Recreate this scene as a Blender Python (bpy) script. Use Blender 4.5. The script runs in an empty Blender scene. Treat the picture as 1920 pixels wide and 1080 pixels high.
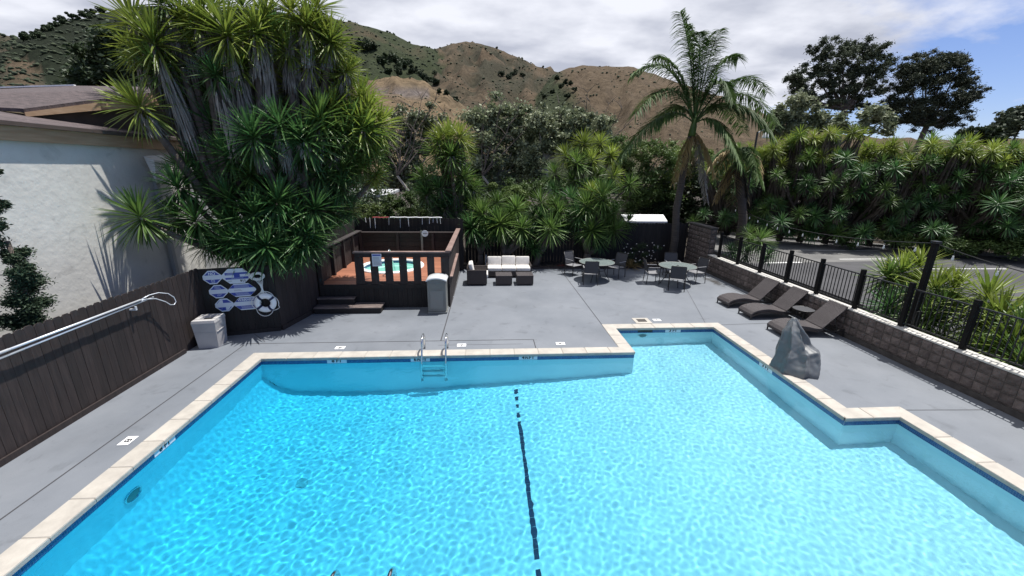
import bpy, bmesh, math, random
import numpy as np
from mathutils import Vector, Matrix, Euler, noise
R = math.radians
SC = bpy.context.scene
COL = SC.collection
random.seed(7)
rng = np.random.default_rng(11)

# ---------------------------------------------------------------- camera
CAMP = Vector((0, 0, 4.2))
FOC, PITCH, ROLL, YAW = 762.58, 0.284128, -0.011412, 0.0657685
fw = Vector((math.sin(YAW)*math.cos(PITCH), math.cos(YAW)*math.cos(PITCH), -math.sin(PITCH)))
r0 = Vector((math.cos(YAW), -math.sin(YAW), 0)); d0 = fw.cross(r0)
rt = r0*math.cos(ROLL)+d0*math.sin(ROLL); dn = d0*math.cos(ROLL)-r0*math.sin(ROLL)
cam = bpy.data.cameras.new('camera'); camo = bpy.data.objects.new('camera', cam); COL.objects.link(camo)
up = -dn; bk = -fw
camo.matrix_world = Matrix(((rt.x, up.x, bk.x, 0), (rt.y, up.y, bk.y, 0), (rt.z, up.z, bk.z, CAMP.z), (0, 0, 0, 1)))
cam.sensor_width = 36; cam.lens = FOC/1920*36; cam.clip_end = 6000; cam.clip_start = .1
SC.camera = camo

def at(px, py, axis, v):
    """point of the place seen at a photo position, on the plane x/y/z = v"""
    d = fw*FOC+rt*(px-960)+dn*(py-540)
    return CAMP+d*((v-CAMP[axis])/d[axis])

# ---------------------------------------------------------------- world, sun, exposure
SUN = Vector((.27, .11, 1)).normalized()
EL = math.asin(SUN.z); AZ = math.atan2(SUN.x, SUN.y)
W = bpy.data.worlds.new("World"); SC.world = W; W.use_nodes = True
nt = W.node_tree; N = nt.nodes; L = nt.links; N.clear()
def nn(t, **k):
    n = N.new(t)
    for a, b in k.items(): setattr(n, a, b)
    return n
def mth(op, a, b=None, c=None, clamp=False):
    n = N.new('ShaderNodeMath'); n.operation = op; n.use_clamp = clamp
    for i, v in enumerate((a, b, c)):
        if v is None: continue
        if isinstance(v, (int, float)): n.inputs[i].default_value = v
        else: L.new(v, n.inputs[i])
    return n.outputs[0]
sky = nn('ShaderNodeTexSky', sky_type='NISHITA', sun_disc=False, sun_elevation=EL, sun_rotation=AZ)
sky.air_density = 1.0; sky.dust_density = .15; sky.ozone_density = 3.5
tc = nn('ShaderNodeTexCoord'); sx = nn('ShaderNodeSeparateXYZ'); L.new(tc.outputs['Generated'], sx.inputs[0])
zz = mth('ADD', mth('MAXIMUM', sx.outputs[2], 0.0), .16)
cx = mth('DIVIDE', sx.outputs[0], zz); cy = mth('DIVIDE', sx.outputs[1], zz)
cv = nn('ShaderNodeCombineXYZ'); L.new(mth('MULTIPLY', cx, .8), cv.inputs[0]); L.new(cy, cv.inputs[1])
n1 = nn('ShaderNodeTexNoise'); n1.inputs['Scale'].default_value = 1.15; n1.inputs['Detail'].default_value = 9
n1.inputs['Roughness'].default_value = .56; n1.inputs['Distortion'].default_value = .25; L.new(cv.outputs[0], n1.inputs['Vector'])
n2 = nn('ShaderNodeTexNoise'); n2.inputs['Scale'].default_value = 2.3; n2.inputs['Detail'].default_value = 7
mp = nn('ShaderNodeMapping'); mp.inputs['Location'].default_value = (4.2, 1.7, 0); L.new(cv.outputs[0], mp.inputs[0]); L.new(mp.outputs[0], n2.inputs['Vector'])
# the cloud deck thins out towards the right (east), where low blue shows
azb = mth('SUBTRACT', mth('MULTIPLY', mth('SUBTRACT', sx.outputs[1], sx.outputs[0]), .42), .045)
hi = mth('MULTIPLY', sx.outputs[2], .55)
cov = mth('ADD', mth('ADD', n1.outputs[0], azb), hi)
cr = nn('ShaderNodeValToRGB'); cr.color_ramp.elements[0].position = .50; cr.color_ramp.elements[1].position = .66
L.new(cov, cr.inputs[0])
cc = nn('ShaderNodeValToRGB'); cc.color_ramp.elements[0].position = .36; cc.color_ramp.elements[1].position = .60
cc.color_ramp.elements[0].color = (.48, .51, .61, 1); cc.color_ramp.elements[1].color = (.86, .88, .96, 1)
L.new(n2.outputs[0], cc.inputs[0])
bg1 = nn('ShaderNodeBackground'); bg1.inputs[1].default_value = .085
tint = nn('ShaderNodeVectorMath', operation='MULTIPLY'); tint.inputs[1].default_value = (.92, .90, 1.12)
L.new(sky.outputs[0], tint.inputs[0]); L.new(tint.outputs[0], bg1.inputs[0])
bg2 = nn('ShaderNodeBackground'); bg2.inputs[1].default_value = .8; L.new(cc.outputs[0], bg2.inputs[0])
mx = nn('ShaderNodeMixShader'); L.new(cr.outputs[0], mx.inputs[0]); L.new(bg1.outputs[0], mx.inputs[1]); L.new(bg2.outputs[0], mx.inputs[2])
wo = nn('ShaderNodeOutputWorld'); L.new(mx.outputs[0], wo.inputs[0])

sl = bpy.data.lights.new('sun', 'SUN'); sl.energy = 5.0; sl.angle = R(.53); sl.color = (1, .97, .92)
sl.cycles.is_caustics_light = True
so = bpy.data.objects.new('sun', sl); COL.objects.link(so); so.rotation_euler = SUN.to_track_quat('Z', 'Y').to_euler()
so.location = (5, 5, 30)
vs = SC.view_settings; vs.view_transform = 'Standard'; vs.look = 'None'; vs.gamma = 1; vs.exposure = 0.42
vs.use_curve_mapping = False
SC.cycles.use_denoising = True; SC.cycles.max_bounces = 12; SC.cycles.transparent_max_bounces = 8
SC.cycles.diffuse_bounces = 5; SC.cycles.sample_clamp_indirect = 6
SC.cycles.caustics_refractive = True

# ---------------------------------------------------------------- materials
def MAT(name, col, col2=None, rough=.8, scale=4, stretch=(1, 1, 1), bump=0, bscale=None, detail=6, spec=.5, metal=0, rnd=0,
        hue=None, coat=0, transl=0, lo=.35, hi=.65, bdist=.02):
    m = bpy.data.materials.new(name); m.use_nodes = True
    n = m.node_tree.nodes; l = m.node_tree.links; b = n['Principled BSDF']
    b.inputs['Base Color'].default_value = (*col, 1); b.inputs['Roughness'].default_value = rough
    b.inputs['Specular IOR Level'].default_value = spec; b.inputs['Metallic'].default_value = metal
    if coat: b.inputs['Coat Weight'].default_value = coat
    t = n.new('ShaderNodeTexCoord'); oi = n.new('ShaderNodeObjectInfo')
    mp = n.new('ShaderNodeMapping'); mp.inputs['Scale'].default_value = stretch
    ad = n.new('ShaderNodeVectorMath'); ad.operation = 'MULTIPLY_ADD'; ad.inputs[1].default_value = (37, 17, 23)
    cb = n.new('ShaderNodeCombineXYZ')
    for i in range(3): l.new(oi.outputs['Random'], cb.inputs[i])
    l.new(cb.outputs[0], ad.inputs[0]); l.new(t.outputs['Object'], ad.inputs[2]); l.new(ad.outputs[0], mp.inputs[0])
    last = None
    if col2 is not None:
        ns = n.new('ShaderNodeTexNoise'); ns.inputs['Scale'].default_value = scale; ns.inputs['Detail'].default_value = detail
        ns.inputs['Roughness'].default_value = .62; l.new(mp.outputs[0], ns.inputs['Vector'])
        rp = n.new('ShaderNodeValToRGB'); rp.color_ramp.elements[0].position = lo; rp.color_ramp.elements[1].position = hi
        rp.color_ramp.elements[0].color = (*col, 1); rp.color_ramp.elements[1].color = (*col2, 1)
        l.new(ns.outputs[0], rp.inputs[0]); last = rp.outputs[0]
    if rnd:
        hs = n.new('ShaderNodeHueSaturation')
        mr = n.new('ShaderNodeMapRange'); mr.inputs[3].default_value = 1-rnd; mr.inputs[4].default_value = 1+rnd
        l.new(oi.outputs['Random'], mr.inputs[0]); l.new(mr.outputs[0], hs.inputs['Value'])
        if last: l.new(last, hs.inputs['Color'])
        else: hs.inputs['Color'].default_value = (*col, 1)
        last = hs.outputs[0]
    if last: l.new(last, b.inputs['Base Color'])
    if bump:
        nb = n.new('ShaderNodeTexNoise'); nb.inputs['Scale'].default_value = bscale or scale*4; nb.inputs['Detail'].default_value = 5
        l.new(mp.outputs[0], nb.inputs['Vector'])
        bp = n.new('ShaderNodeBump'); bp.inputs['Strength'].default_value = bump; bp.inputs['Distance'].default_value = bdist
        l.new(nb.outputs[0], bp.inputs['Height']); l.new(bp.outputs[0], b.inputs['Normal'])
    if transl:
        tr = n.new('ShaderNodeBsdfTranslucent'); mxs = n.new('ShaderNodeMixShader'); mxs.inputs[0].default_value = transl
        if last: l.new(last, tr.inputs[0])
        else: tr.inputs[0].default_value = (*col, 1)
        l.new(b.outputs[0], mxs.inputs[1]); l.new(tr.outputs[0], mxs.inputs[2]); l.new(mxs.outputs[0], n['Material Output'].inputs[0])
    return m

M = {}
M['deck'] = MAT('grey painted concrete', (.128, .142, .163), (.176, .190, .212), .72, .7, bump=.3, bscale=55, detail=12, lo=.3, hi=.7, bdist=.004)
def _stain(m):
    n = m.node_tree.nodes; l = m.node_tree.links; b = n['Principled BSDF']; src = b.inputs['Base Color'].links[0].from_socket
    t = n.new('ShaderNodeTexCoord'); last = src
    for sc, lo, hi, k, dist in ((2.6, .60, .72, .80, .8), (24, .66, .74, .78, 0), (.33, .52, .66, .90, 1.5), (140, .35, .65, .90, 0)):
        q = n.new('ShaderNodeTexNoise'); q.inputs['Scale'].default_value = sc; q.inputs['Detail'].default_value = 8; q.inputs['Distortion'].default_value = dist; l.new(t.outputs['Object'], q.inputs['Vector'])
        r = n.new('ShaderNodeMapRange'); r.inputs[1].default_value = lo; r.inputs[2].default_value = hi; r.inputs[3].default_value = 1; r.inputs[4].default_value = k; l.new(q.outputs[0], r.inputs[0])
        v = n.new('ShaderNodeVectorMath'); v.operation = 'SCALE'; l.new(last, v.inputs[0]); l.new(r.outputs[0], v.inputs['Scale']); last = v.outputs[0]
    l.new(last, b.inputs['Base Color'])
_stain(M['deck'])
M['joint'] = MAT('dark joint', (.05, .05, .055), None, .9)
M['coping'] = MAT('sandstone coping', (.33, .305, .27), (.42, .39, .345), .8, 3.5, bump=.4, bscale=30, rnd=.035, detail=9, bdist=.01)
M['grout'] = MAT('coping grout', (.30, .275, .24), None, .9)
M['plaster'] = MAT('white pool plaster', (.80, .84, .86), (.72, .78, .82), .8, 1.2, detail=8)
M['dark_tile'] = MAT('dark blue lane tile', (.008, .014, .05), (.015, .03, .09), .4, 9)
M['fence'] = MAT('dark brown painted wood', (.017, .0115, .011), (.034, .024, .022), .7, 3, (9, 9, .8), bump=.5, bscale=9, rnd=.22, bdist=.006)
M['fence_dark'] = MAT('shade-darkened fence wood', (.009, .007, .0065), (.018, .014, .012), .75, 3, (9, 9, .8), bump=.5, bscale=9, rnd=.3, bdist=.006)  # dark fence wood, with the blackness of its shadow put into the colour
M['step_top'] = MAT('worn brown step wood', (.06, .042, .038), (.20, .16, .145), .75, 4, (.8, 9, 9), bump=.4, bscale=9, rnd=.15, bdist=.005)
M['redwood'] = MAT('red stained deck wood', (.21, .072, .038), (.33, .135, .075), .6, 3, (.8, 9, 9), bump=.4, bscale=9, rnd=.22, bdist=.004)
M['cap_rail'] = MAT('brown cap rail', (.16, .10, .085), (.26, .18, .155), .55, 4, (.6, .6, 1), bump=.2)  # lightened so that the colour carries the tan highlight along the rail
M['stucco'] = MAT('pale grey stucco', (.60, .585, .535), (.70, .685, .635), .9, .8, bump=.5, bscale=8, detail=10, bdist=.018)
M['stucco_shade'] = MAT('shaded stucco copy', (.34, .35, .35), (.40, .40, .39), .9, 2, bump=.5, bscale=14)  # darker copy of the stucco, shade put into its colour
M['shingle'] = MAT('brown asphalt shingle', (.055, .043, .045), (.115, .088, .088), .9, 6, (1, 3, 1), bump=.7, bscale=26, detail=9, rnd=.18, bdist=.02)
M['tan_wood'] = MAT('tan fascia wood', (.36, .23, .13), (.47, .32, .20), .7, 3, (3, .5, 6), bump=.2)
M['brown_trim'] = MAT('dark brown trim', (.06, .043, .036), (.08, .06, .05), .7, 3)
M['block'] = MAT('split face wall block', (.085, .067, .06), (.155, .124, .112), .95, 5, bump=1, bscale=13, rnd=.2, detail=9, bdist=.05)
M['mortar'] = MAT('wall mortar', (.045, .040, .037), (.075, .066, .06), .95, 9)
M['wallcap'] = MAT('pale mortar wall cap', (.40, .39, .36), (.55, .53, .50), .9, 6, bump=.3)
M['black_metal'] = MAT('black painted metal', (.012, .012, .013), None, .45)
M['black_wood'] = MAT('black painted post', (.006, .006, .006), (.012, .011, .011), .75, 6, (3, 3, .5), spec=.15)
M['asphalt'] = MAT('worn asphalt', (.048, .048, .052), (.075, .074, .078), .9, .5, bump=.4, bscale=70, detail=10, bdist=.01)
M['lot_concrete'] = MAT('pale concrete apron', (.105, .103, .10), (.16, .157, .15), .9, .7, detail=9)
M['white_line'] = MAT('white road paint', (.72, .72, .70), (.5, .5, .49), .8, 5)
M['soil'] = MAT('dark planter soil', (.022, .017, .013), (.05, .038, .028), .95, 3, bump=1, bscale=20, detail=9, bdist=.05)
M['mulch'] = MAT('red bark mulch', (.10, .02, .018), (.17, .05, .04), .9, 30, rnd=.3)
M['red_strand'] = MAT('faded red tinsel', (.45, .08, .09), None, .7)
M['white_paint'] = MAT('white paint', (.80, .80, .80), None, .5)
M['offwhite'] = MAT('off white plastic', (.38, .365, .36), (.44, .425, .415), .55, 3)
M['alu'] = MAT('brushed aluminium', (.66, .69, .73), (.78, .80, .84), .35, 8, metal=.35)
M['chrome'] = MAT('stainless steel', (.62, .63, .65), None, .16, metal=1)
M['blue_print'] = MAT('blue sign print', (.035, .065, .34), None, .45)
M['sign_white'] = MAT('white sign plastic', (.62, .66, .72), None, .45)
M['ink'] = MAT('black ink', (.01, .01, .012), None, .6)
M['can_grey'] = MAT('green grey plastic', (.155, .158, .145), (.18, .183, .17), .5, 3)
M['can_panel'] = MAT('grey panel plastic', (.20, .203, .19), None, .5)
M['dome_grey'] = MAT('pale grey plastic', (.52, .53, .54), None, .4)
M['rope'] = MAT('white rope', (.68, .68, .66), None, .8)
M['navy'] = MAT('navy strap', (.01, .015, .06), None, .7)
M['cushion'] = MAT('cream outdoor cushion', (.60, .57, .53), (.68, .65, .61), .9, 5, bump=.2, bscale=60)
M['wicker'] = MAT('dark brown wicker', (.020, .015, .014), (.060, .044, .04), .55, 60, (1, 1, 2.2), bump=1, bscale=90, bdist=.01)
M['wicker_top'] = MAT('grey brown wicker', (.030, .025, .026), (.064, .053, .055), .5, 60, (1, 2.2, 1), bump=1, bscale=90, bdist=.01)
M['sling'] = MAT('dark mesh sling', (.035, .036, .042), (.055, .056, .064), .75, 80, bump=.3, bscale=150)
M['sling_seat'] = MAT('grey mesh seat sling', (.16, .16, .17), (.21, .21, .22), .8, 80)
M['frame_metal'] = MAT('bronze chair frame', (.018, .016, .016), None, .4)
M['tarp'] = MAT('grey vinyl cover', (.095, .102, .110), (.130, .138, .146), .5, 2.2, bump=.35, bscale=7, bdist=.02)
M['trunk'] = MAT('grey trunk', (.07, .055, .045), (.15, .125, .105), .95, 4, (1, 1, .6), bump=1, bscale=12, bdist=.05)
M['palm_trunk'] = MAT('dark palm trunk', (.045, .038, .034), (.09, .075, .065), .95, 4, (.5, .5, 6), bump=1, bscale=9, bdist=.05)
M['dark_limb'] = MAT('shaggy dark yucca stem', (.03, .024, .019), (.065, .052, .042), .95, 5, bump=.6)
M['pale_bark'] = MAT('pale bark', (.28, .25, .21), (.42, .38, .33), .9, 3, bump=.6)
def leafmat(name, a, b, rough=.42, tr=.34, rnd=.25, scale=1.2, spec=.45):
    return MAT(name, a, b, rough, scale, rnd=rnd, transl=tr, spec=spec)
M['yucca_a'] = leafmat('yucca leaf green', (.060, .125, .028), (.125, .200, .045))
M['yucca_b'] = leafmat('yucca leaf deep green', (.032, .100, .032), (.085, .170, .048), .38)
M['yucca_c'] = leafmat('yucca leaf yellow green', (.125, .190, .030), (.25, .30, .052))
M['skirt'] = leafmat('dead yucca leaves', (.16, .145, .125), (.34, .315, .28), .7, .1)
M['skirt_dark'] = leafmat('dark dead yucca leaves', (.04, .033, .026), (.095, .078, .06), .8, .1)
M['palm_leaf'] = leafmat('palm leaflet', (.045, .090, .028), (.095, .150, .045), .6, .3, spec=.25)
M['palm_dry'] = leafmat('dry palm leaflet', (.20, .15, .06), (.30, .22, .09), .6, .2)
M['leaf_grey'] = leafmat('grey green leaf', (.115, .145, .070), (.25, .275, .165), .6, .2, scale=.6)
M['leaf_mid'] = leafmat('mid green leaf', (.045, .090, .020), (.105, .155, .038), .6, .25, scale=.7)
M['leaf_light'] = leafmat('light green leaf', (.08, .135, .028), (.16, .21, .055), .6, .25, scale=.7)
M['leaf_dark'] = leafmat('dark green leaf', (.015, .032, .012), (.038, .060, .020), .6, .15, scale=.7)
M['pine'] = leafmat('pine needles', (.034, .050, .028), (.080, .100, .056), .7, .1, scale=.25)
M['cypress'] = leafmat('cypress foliage', (.012, .032, .015), (.036, .064, .028), .7, .1, scale=2)
M['flower'] = MAT('pale flowers', (.6, .55, .5), None, .8)
M['scrub'] = MAT('hillside scrub', (.022, .034, .018), (.046, .060, .028), .95, .06, rnd=.1)

_stain(M['stucco'])
_stain(M['asphalt'])
# brick-tile band at the waterline
def tilemat():
    m = bpy.data.materials.new('blue mosaic tile'); m.use_nodes = True; n = m.node_tree.nodes; l = m.node_tree.links; b = n['Principled BSDF']
    t = n.new('ShaderNodeTexCoord'); s = n.new('ShaderNodeSeparateXYZ'); l.new(t.outputs['Object'], s.inputs[0])
    a = n.new('ShaderNodeMath'); a.operation = 'ADD'; l.new(s.outputs[0], a.inputs[0]); l.new(s.outputs[1], a.inputs[1])
    c = n.new('ShaderNodeCombineXYZ'); l.new(a.outputs[0], c.inputs[0]); l.new(s.outputs[2], c.inputs[1])
    k = n.new('ShaderNodeTexBrick'); k.offset = 0; k.inputs['Scale'].default_value = 1; k.inputs['Brick Width'].default_value = .03; k.inputs['Row Height'].default_value = .03
    k.inputs['Mortar Size'].default_value = .0022; k.inputs['Color1'].default_value = (.012, .05, .19, 1); k.inputs['Color2'].default_value = (.03, .10, .27, 1); k.inputs['Mortar'].default_value = (.10, .17, .26, 1)
    l.new(c.outputs[0], k.inputs['Vector']); l.new(k.outputs[0], b.inputs['Base Color']); b.inputs['Roughness'].default_value = .25
    return m
M['tile'] = tilemat()
def watermat():
    m = bpy.data.materials.new('clear pool water'); m.use_nodes = True; n = m.node_tree.nodes; l = m.node_tree.links; n.clear()
    o = n.new('ShaderNodeOutputMaterial'); g = n.new('ShaderNodeBsdfGlass'); g.inputs['IOR'].default_value = 1.333; g.inputs['Roughness'].default_value = 0
    t = n.new('ShaderNodeTexCoord'); s = n.new('ShaderNodeSeparateXYZ'); l.new(t.outputs['Object'], s.inputs[0])
    # the water column is deeper to the west: the same dye absorbs more
    mr = n.new('ShaderNodeMapRange'); mr.inputs[1].default_value = -5.1; mr.inputs[2].default_value = 5.5; mr.interpolation_type = 'SMOOTHSTEP'
    l.new(s.outputs[0], mr.inputs[0])
    mi = n.new('ShaderNodeMix'); mi.data_type = 'RGBA'; l.new(mr.outputs[0], mi.inputs[0])
    mi.inputs[6].default_value = WATER_DEEP; mi.inputs[7].default_value = WATER_SHALLOW
    l.new(mi.outputs[2], g.inputs['Color']); l.new(g.outputs[0], o.inputs[0])
    return m
WATER_DEEP = (.15, .645, .80, 1); WATER_SHALLOW = (.51, .77, .835, 1)
M['water'] = watermat()
def glassmat():
    m = MAT('frosted table glass', (.22, .27, .26), (.28, .33, .32), .22, 3); b = m.node_tree.nodes['Principled BSDF']
    b.inputs['Transmission Weight'].default_value = .35; return m
M['table_glass'] = glassmat()
mm = MAT('spa water', (.20, .50, .42), None, .05); M['spa_water'] = mm

# ---------------------------------------------------------------- helpers
class MB:
    def __init__(s): s.v = []; s.f = []; s.mi = []; s.cur = 0
    def add(s, vs, fs):
        o = len(s.v); s.v += [tuple(v) for v in vs]; s.f += [tuple(i+o for i in f) for f in fs]; s.mi += [s.cur]*len(fs); return s
    def box(s, a, b, m=None, taper=0):
        x0, y0, z0 = (min(a[i], b[i]) for i in range(3)); x1, y1, z1 = (max(a[i], b[i]) for i in range(3))
        t = taper
        vs = [(x0, y0, z0), (x1, y0, z0), (x1, y1, z0), (x0, y1, z0), (x0+t, y0+t, z1), (x1-t, y0+t, z1), (x1-t, y1-t, z1), (x0+t, y1-t, z1)]
        if m is not None: vs = [m @ Vector(v) for v in vs]
        return s.add(vs, [(0, 3, 2, 1), (4, 5, 6, 7), (0, 1, 5, 4), (1, 2, 6, 5), (2, 3, 7, 6), (3, 0, 4, 7)])
    def rbox(s, a, b, r, m=None):
        """box with chamfered edges"""
        bm = bmesh.new(); bmesh.ops.create_cube(bm, size=1)
        c = [(a[i]+b[i])/2 for i in range(3)]; d = [abs(b[i]-a[i]) for i in range(3)]
        for v in bm.verts: v.co = Vector([c[i]+v.co[i]*d[i] for i in range(3)])
        bmesh.ops.bevel(bm, geom=bm.edges[:], offset=r, segments=2, affect='EDGES', profile=.6)
        bm.verts.index_update(); vs = [(m @ v.co if m else v.co.copy()) for v in bm.verts]; fs = [[v.index for v in f.verts] for f in bm.faces]; bm.free()
        return s.add(vs, fs)
    def tube(s, pts, r, seg=8, closed=False, caps=True):
        pts = [Vector(p) for p in pts]; n = len(pts); rs = r if hasattr(r, '__len__') else [r]*n
        o = len(s.v); ref = None
        for i, p in enumerate(pts):
            if closed: t = pts[(i+1) % n]-pts[i-1]
            else: t = pts[min(i+1, n-1)]-pts[max(i-1, 0)]
            t.normalize()
            if ref is None:
                ref = Vector((0, 0, 1)) if abs(t.z) < .9 else Vector((1, 0, 0))
            a = t.cross(ref)
            if a.length < 1e-4: a = t.orthogonal()
            a.normalize(); b = t.cross(a); ref = -b if False else b.cross(t)*-1
            ref = a.cross(t); 
            for k in range(seg):
                an = 2*math.pi*k/seg; s.v.append(tuple(p+(a*math.cos(an)+b*math.sin(an))*rs[i]))
        m_ = n if closed else n-1
        for i in range(m_):
            j = (i+1) % n
            for k in range(seg):
                q = (k+1) % seg
                s.f.append((o+i*seg+k, o+i*seg+q, o+j*seg+q, o+j*seg+k)); s.mi.append(s.cur)
        if caps and not closed:
            s.f.append(tuple(o+k for k in range(seg))[::-1]); s.f.append(tuple(o+(n-1)*seg+k for k in range(seg))); s.mi += [s.cur]*2
        return s
    def prism(s, poly, z0, z1, m=None):
        n = len(poly); vs = [Vector((p[0], p[1], z0)) for p in poly]+[Vector((p[0], p[1], z1)) for p in poly]
        if m is not None: vs = [m @ v for v in vs]
        return s.add(vs, [tuple(range(n))[::-1], tuple(range(n, 2*n))]+[(i, (i+1) % n, n+(i+1) % n, n+i) for i in range(n)])
    def disc(s, c, r, h, seg=32, r2=None):
        return s.prism([(c[0]+r*math.cos(2*math.pi*i/seg), c[1]+(r2 or r)*math.sin(2*math.pi*i/seg)) for i in range(seg)], c[2], c[2]+h)
    def build(s, name, mat, parent=None, smooth=False, local=False, kind=None):
        me = bpy.data.meshes.new(name)
        off = parent_loc(parent) if (parent and not local) else Vector((0, 0, 0))
        me.from_pydata([(v[0]-off.x, v[1]-off.y, v[2]-off.z) for v in s.v], [], s.f)
        for m in (mat if isinstance(mat, (list, tuple)) else [mat]): me.materials.append(M[m] if isinstance(m, str) else m)
        if any(s.mi): me.polygons.foreach_set('material_index', s.mi)
        if smooth: me.polygons.foreach_set('use_smooth', [True]*len(me.polygons))
        me.update()
        return link(name, me, parent, kind=kind)
def parent_loc(p):
    v = Vector((0, 0, 0))
    while p: v += Vector(p.location); p = p.parent
    return v
def link(name, me, parent=None, loc=None, rot=None, kind=None, scale=None):
    o = bpy.data.objects.new(name, me); COL.objects.link(o)
    if parent: o.parent = parent
    if loc is not None: o.location = loc
    if rot is not None: o.rotation_euler = rot
    if scale is not None: o.scale = (scale,)*3 if isinstance(scale, (int, float)) else scale
    if kind: o['kind'] = kind
    return o
def tag(o, label, cat, group=None):
    o['label'] = label; o['category'] = cat
    if group: o['group'] = group
    return o
def thing(name, label, cat, loc=(0, 0, 0), rz=0, group=None):
    o = bpy.data.objects.new(name, None); COL.objects.link(o); o.location = loc; o.rotation_euler = (0, 0, rz); o.empty_display_size = .2
    return tag(o, label, cat, group)
def struct(o, k='structure'): o['kind'] = k; return o
def dup(root, loc, rz, label=None, scale=None):
    def rec(o, p):
        c = o.copy(); COL.objects.link(c); c.parent = p
        for ch in kids.get(o.name, ()): rec(ch, c)
        return c
    kids = {}
    def coll(o):
        for ch in list(o.children): kids.setdefault(o.name, []).append(ch); coll(ch)
    coll(root)
    c = rec(root, None); c.location = loc; c.rotation_euler = (0, 0, rz)
    if label: c['label'] = label
    if scale: c.scale = (scale,)*3
    return c
def npmesh(name, V, F, mat, smooth=False):
    """V (n,3), F (m,k) numpy"""
    me = bpy.data.meshes.new(name); n, (m, k) = len(V), F.shape
    me.vertices.add(n); me.vertices.foreach_set('co', V.astype(np.float32).ravel())
    me.loops.add(m*k); me.loops.foreach_set('vertex_index', F.astype(np.int32).ravel())
    me.polygons.add(m); me.polygons.foreach_set('loop_start', np.arange(0, m*k, k, dtype=np.int32)); me.polygons.foreach_set('loop_total', np.full(m, k, dtype=np.int32))
    if smooth: me.polygons.foreach_set('use_smooth', np.ones(m, dtype=bool))
    me.materials.append(M[mat] if isinstance(mat, str) else mat); me.update(calc_edges=True)
    return me
def textmesh(txt, size, mat, name='lettering', bold=.0, sx=1.0):
    c = bpy.data.curves.new(name, 'FONT'); c.body = txt; c.size = size; c.align_x = 'CENTER'; c.align_y = 'CENTER'; c.extrude = .001; c.offset = bold; c.resolution_u = 3
    o = bpy.data.objects.new(name, c); COL.objects.link(o)
    bpy.context.view_layer.update()
    me = bpy.data.meshes.new_from_object(o.evaluated_get(bpy.context.evaluated_depsgraph_get()))
    bpy.data.objects.remove(o); bpy.data.curves.remove(c); me.materials.clear(); me.materials.append(M[mat])
    if sx != 1: me.transform(Matrix.Diagonal((sx, 1, 1, 1)))
    return me
def rotm(c, rz): return Matrix.Translation(c) @ Matrix.Rotation(rz, 4, 'Z') @ Matrix.Translation(-Vector(c))

# ================================================================ GROUND
PX0, PX1, PXE, PX2 = -5.14, 3.55, 6.38, 7.42      # pool inner edges in x
PY0, PY1, PYE, PYS = 2.9, 8.77, 10.3, 5.93        # in y
poly_in = [(PX0, PY0), (PX2, PY0), (PX2, PYS), (PXE, PYS), (PXE, PYE), (PX1, PYE), (PX1, PY1), (PX0, PY1)]
g = MB()
Z0 = 0
def slab(x0, y0, x1, y1, z=0): g.add([(x0, y0, z), (x1, y0, z), (x1, y1, z), (x0, y1, z)], [(0, 1, 2, 3)])
CW = .30
slab(-7.3, -12, 9.9, PY0-CW); slab(-7.3, PY0-CW, PX0-CW, PY1+CW); slab(PX2+CW, PY0-CW, 9.9, PYS+CW); slab(PXE+CW, PYS+CW, 9.9, PYE+CW)
slab(-7.3, PY1+CW, PX1-CW, PYE+CW); slab(-7.3, PYE+CW, 9.9, 17.36)
deck = struct(g.build('pool_deck', 'deck'))
# saw-cut joints in the concrete
def joint(pts, w=.022):
    m = MB()
    for a, b in zip(pts, pts[1:]):
        a = Vector((*a, 0)); b = Vector((*b, 0)); d = (b-a).normalized(); n_ = Vector((-d.y, d.x, 0))*w/2
        m.add([a-n_+Vector((0, 0, .004)), b-n_+Vector((0, 0, .004)), b+n_+Vector((0, 0, .004)), a+n_+Vector((0, 0, .004))], [(0, 1, 2, 3)])
    m.build('joint', 'joint', deck)
joint([(3.24, 17.3), (3.26, 10.6)]); joint([(-1.12, 13.3), (-1.16, 9.62)], .03); joint([(-6.0, 2), (-5.92, 9.55)]); joint([(-5.9, 9.62), (1.2, 9.62), (1.2, 9.07)])
joint([(6.68, 10.45), (9.3, 10.6)], .015); joint([(7.72, 6.12), (9.45, 6.05)], .015); joint([(7.5, 17.2), (7.4, 14), (6.3, 10.62)], .012); joint([(-7, 12.9-1.7), (-5.5, 9.7)], .012)
joint([(-1.2, 9.35), (1.2-.3, 9.35)], .008); joint([(-1.1, 17.3), (-1.12, 13.4)], .03)

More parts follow.
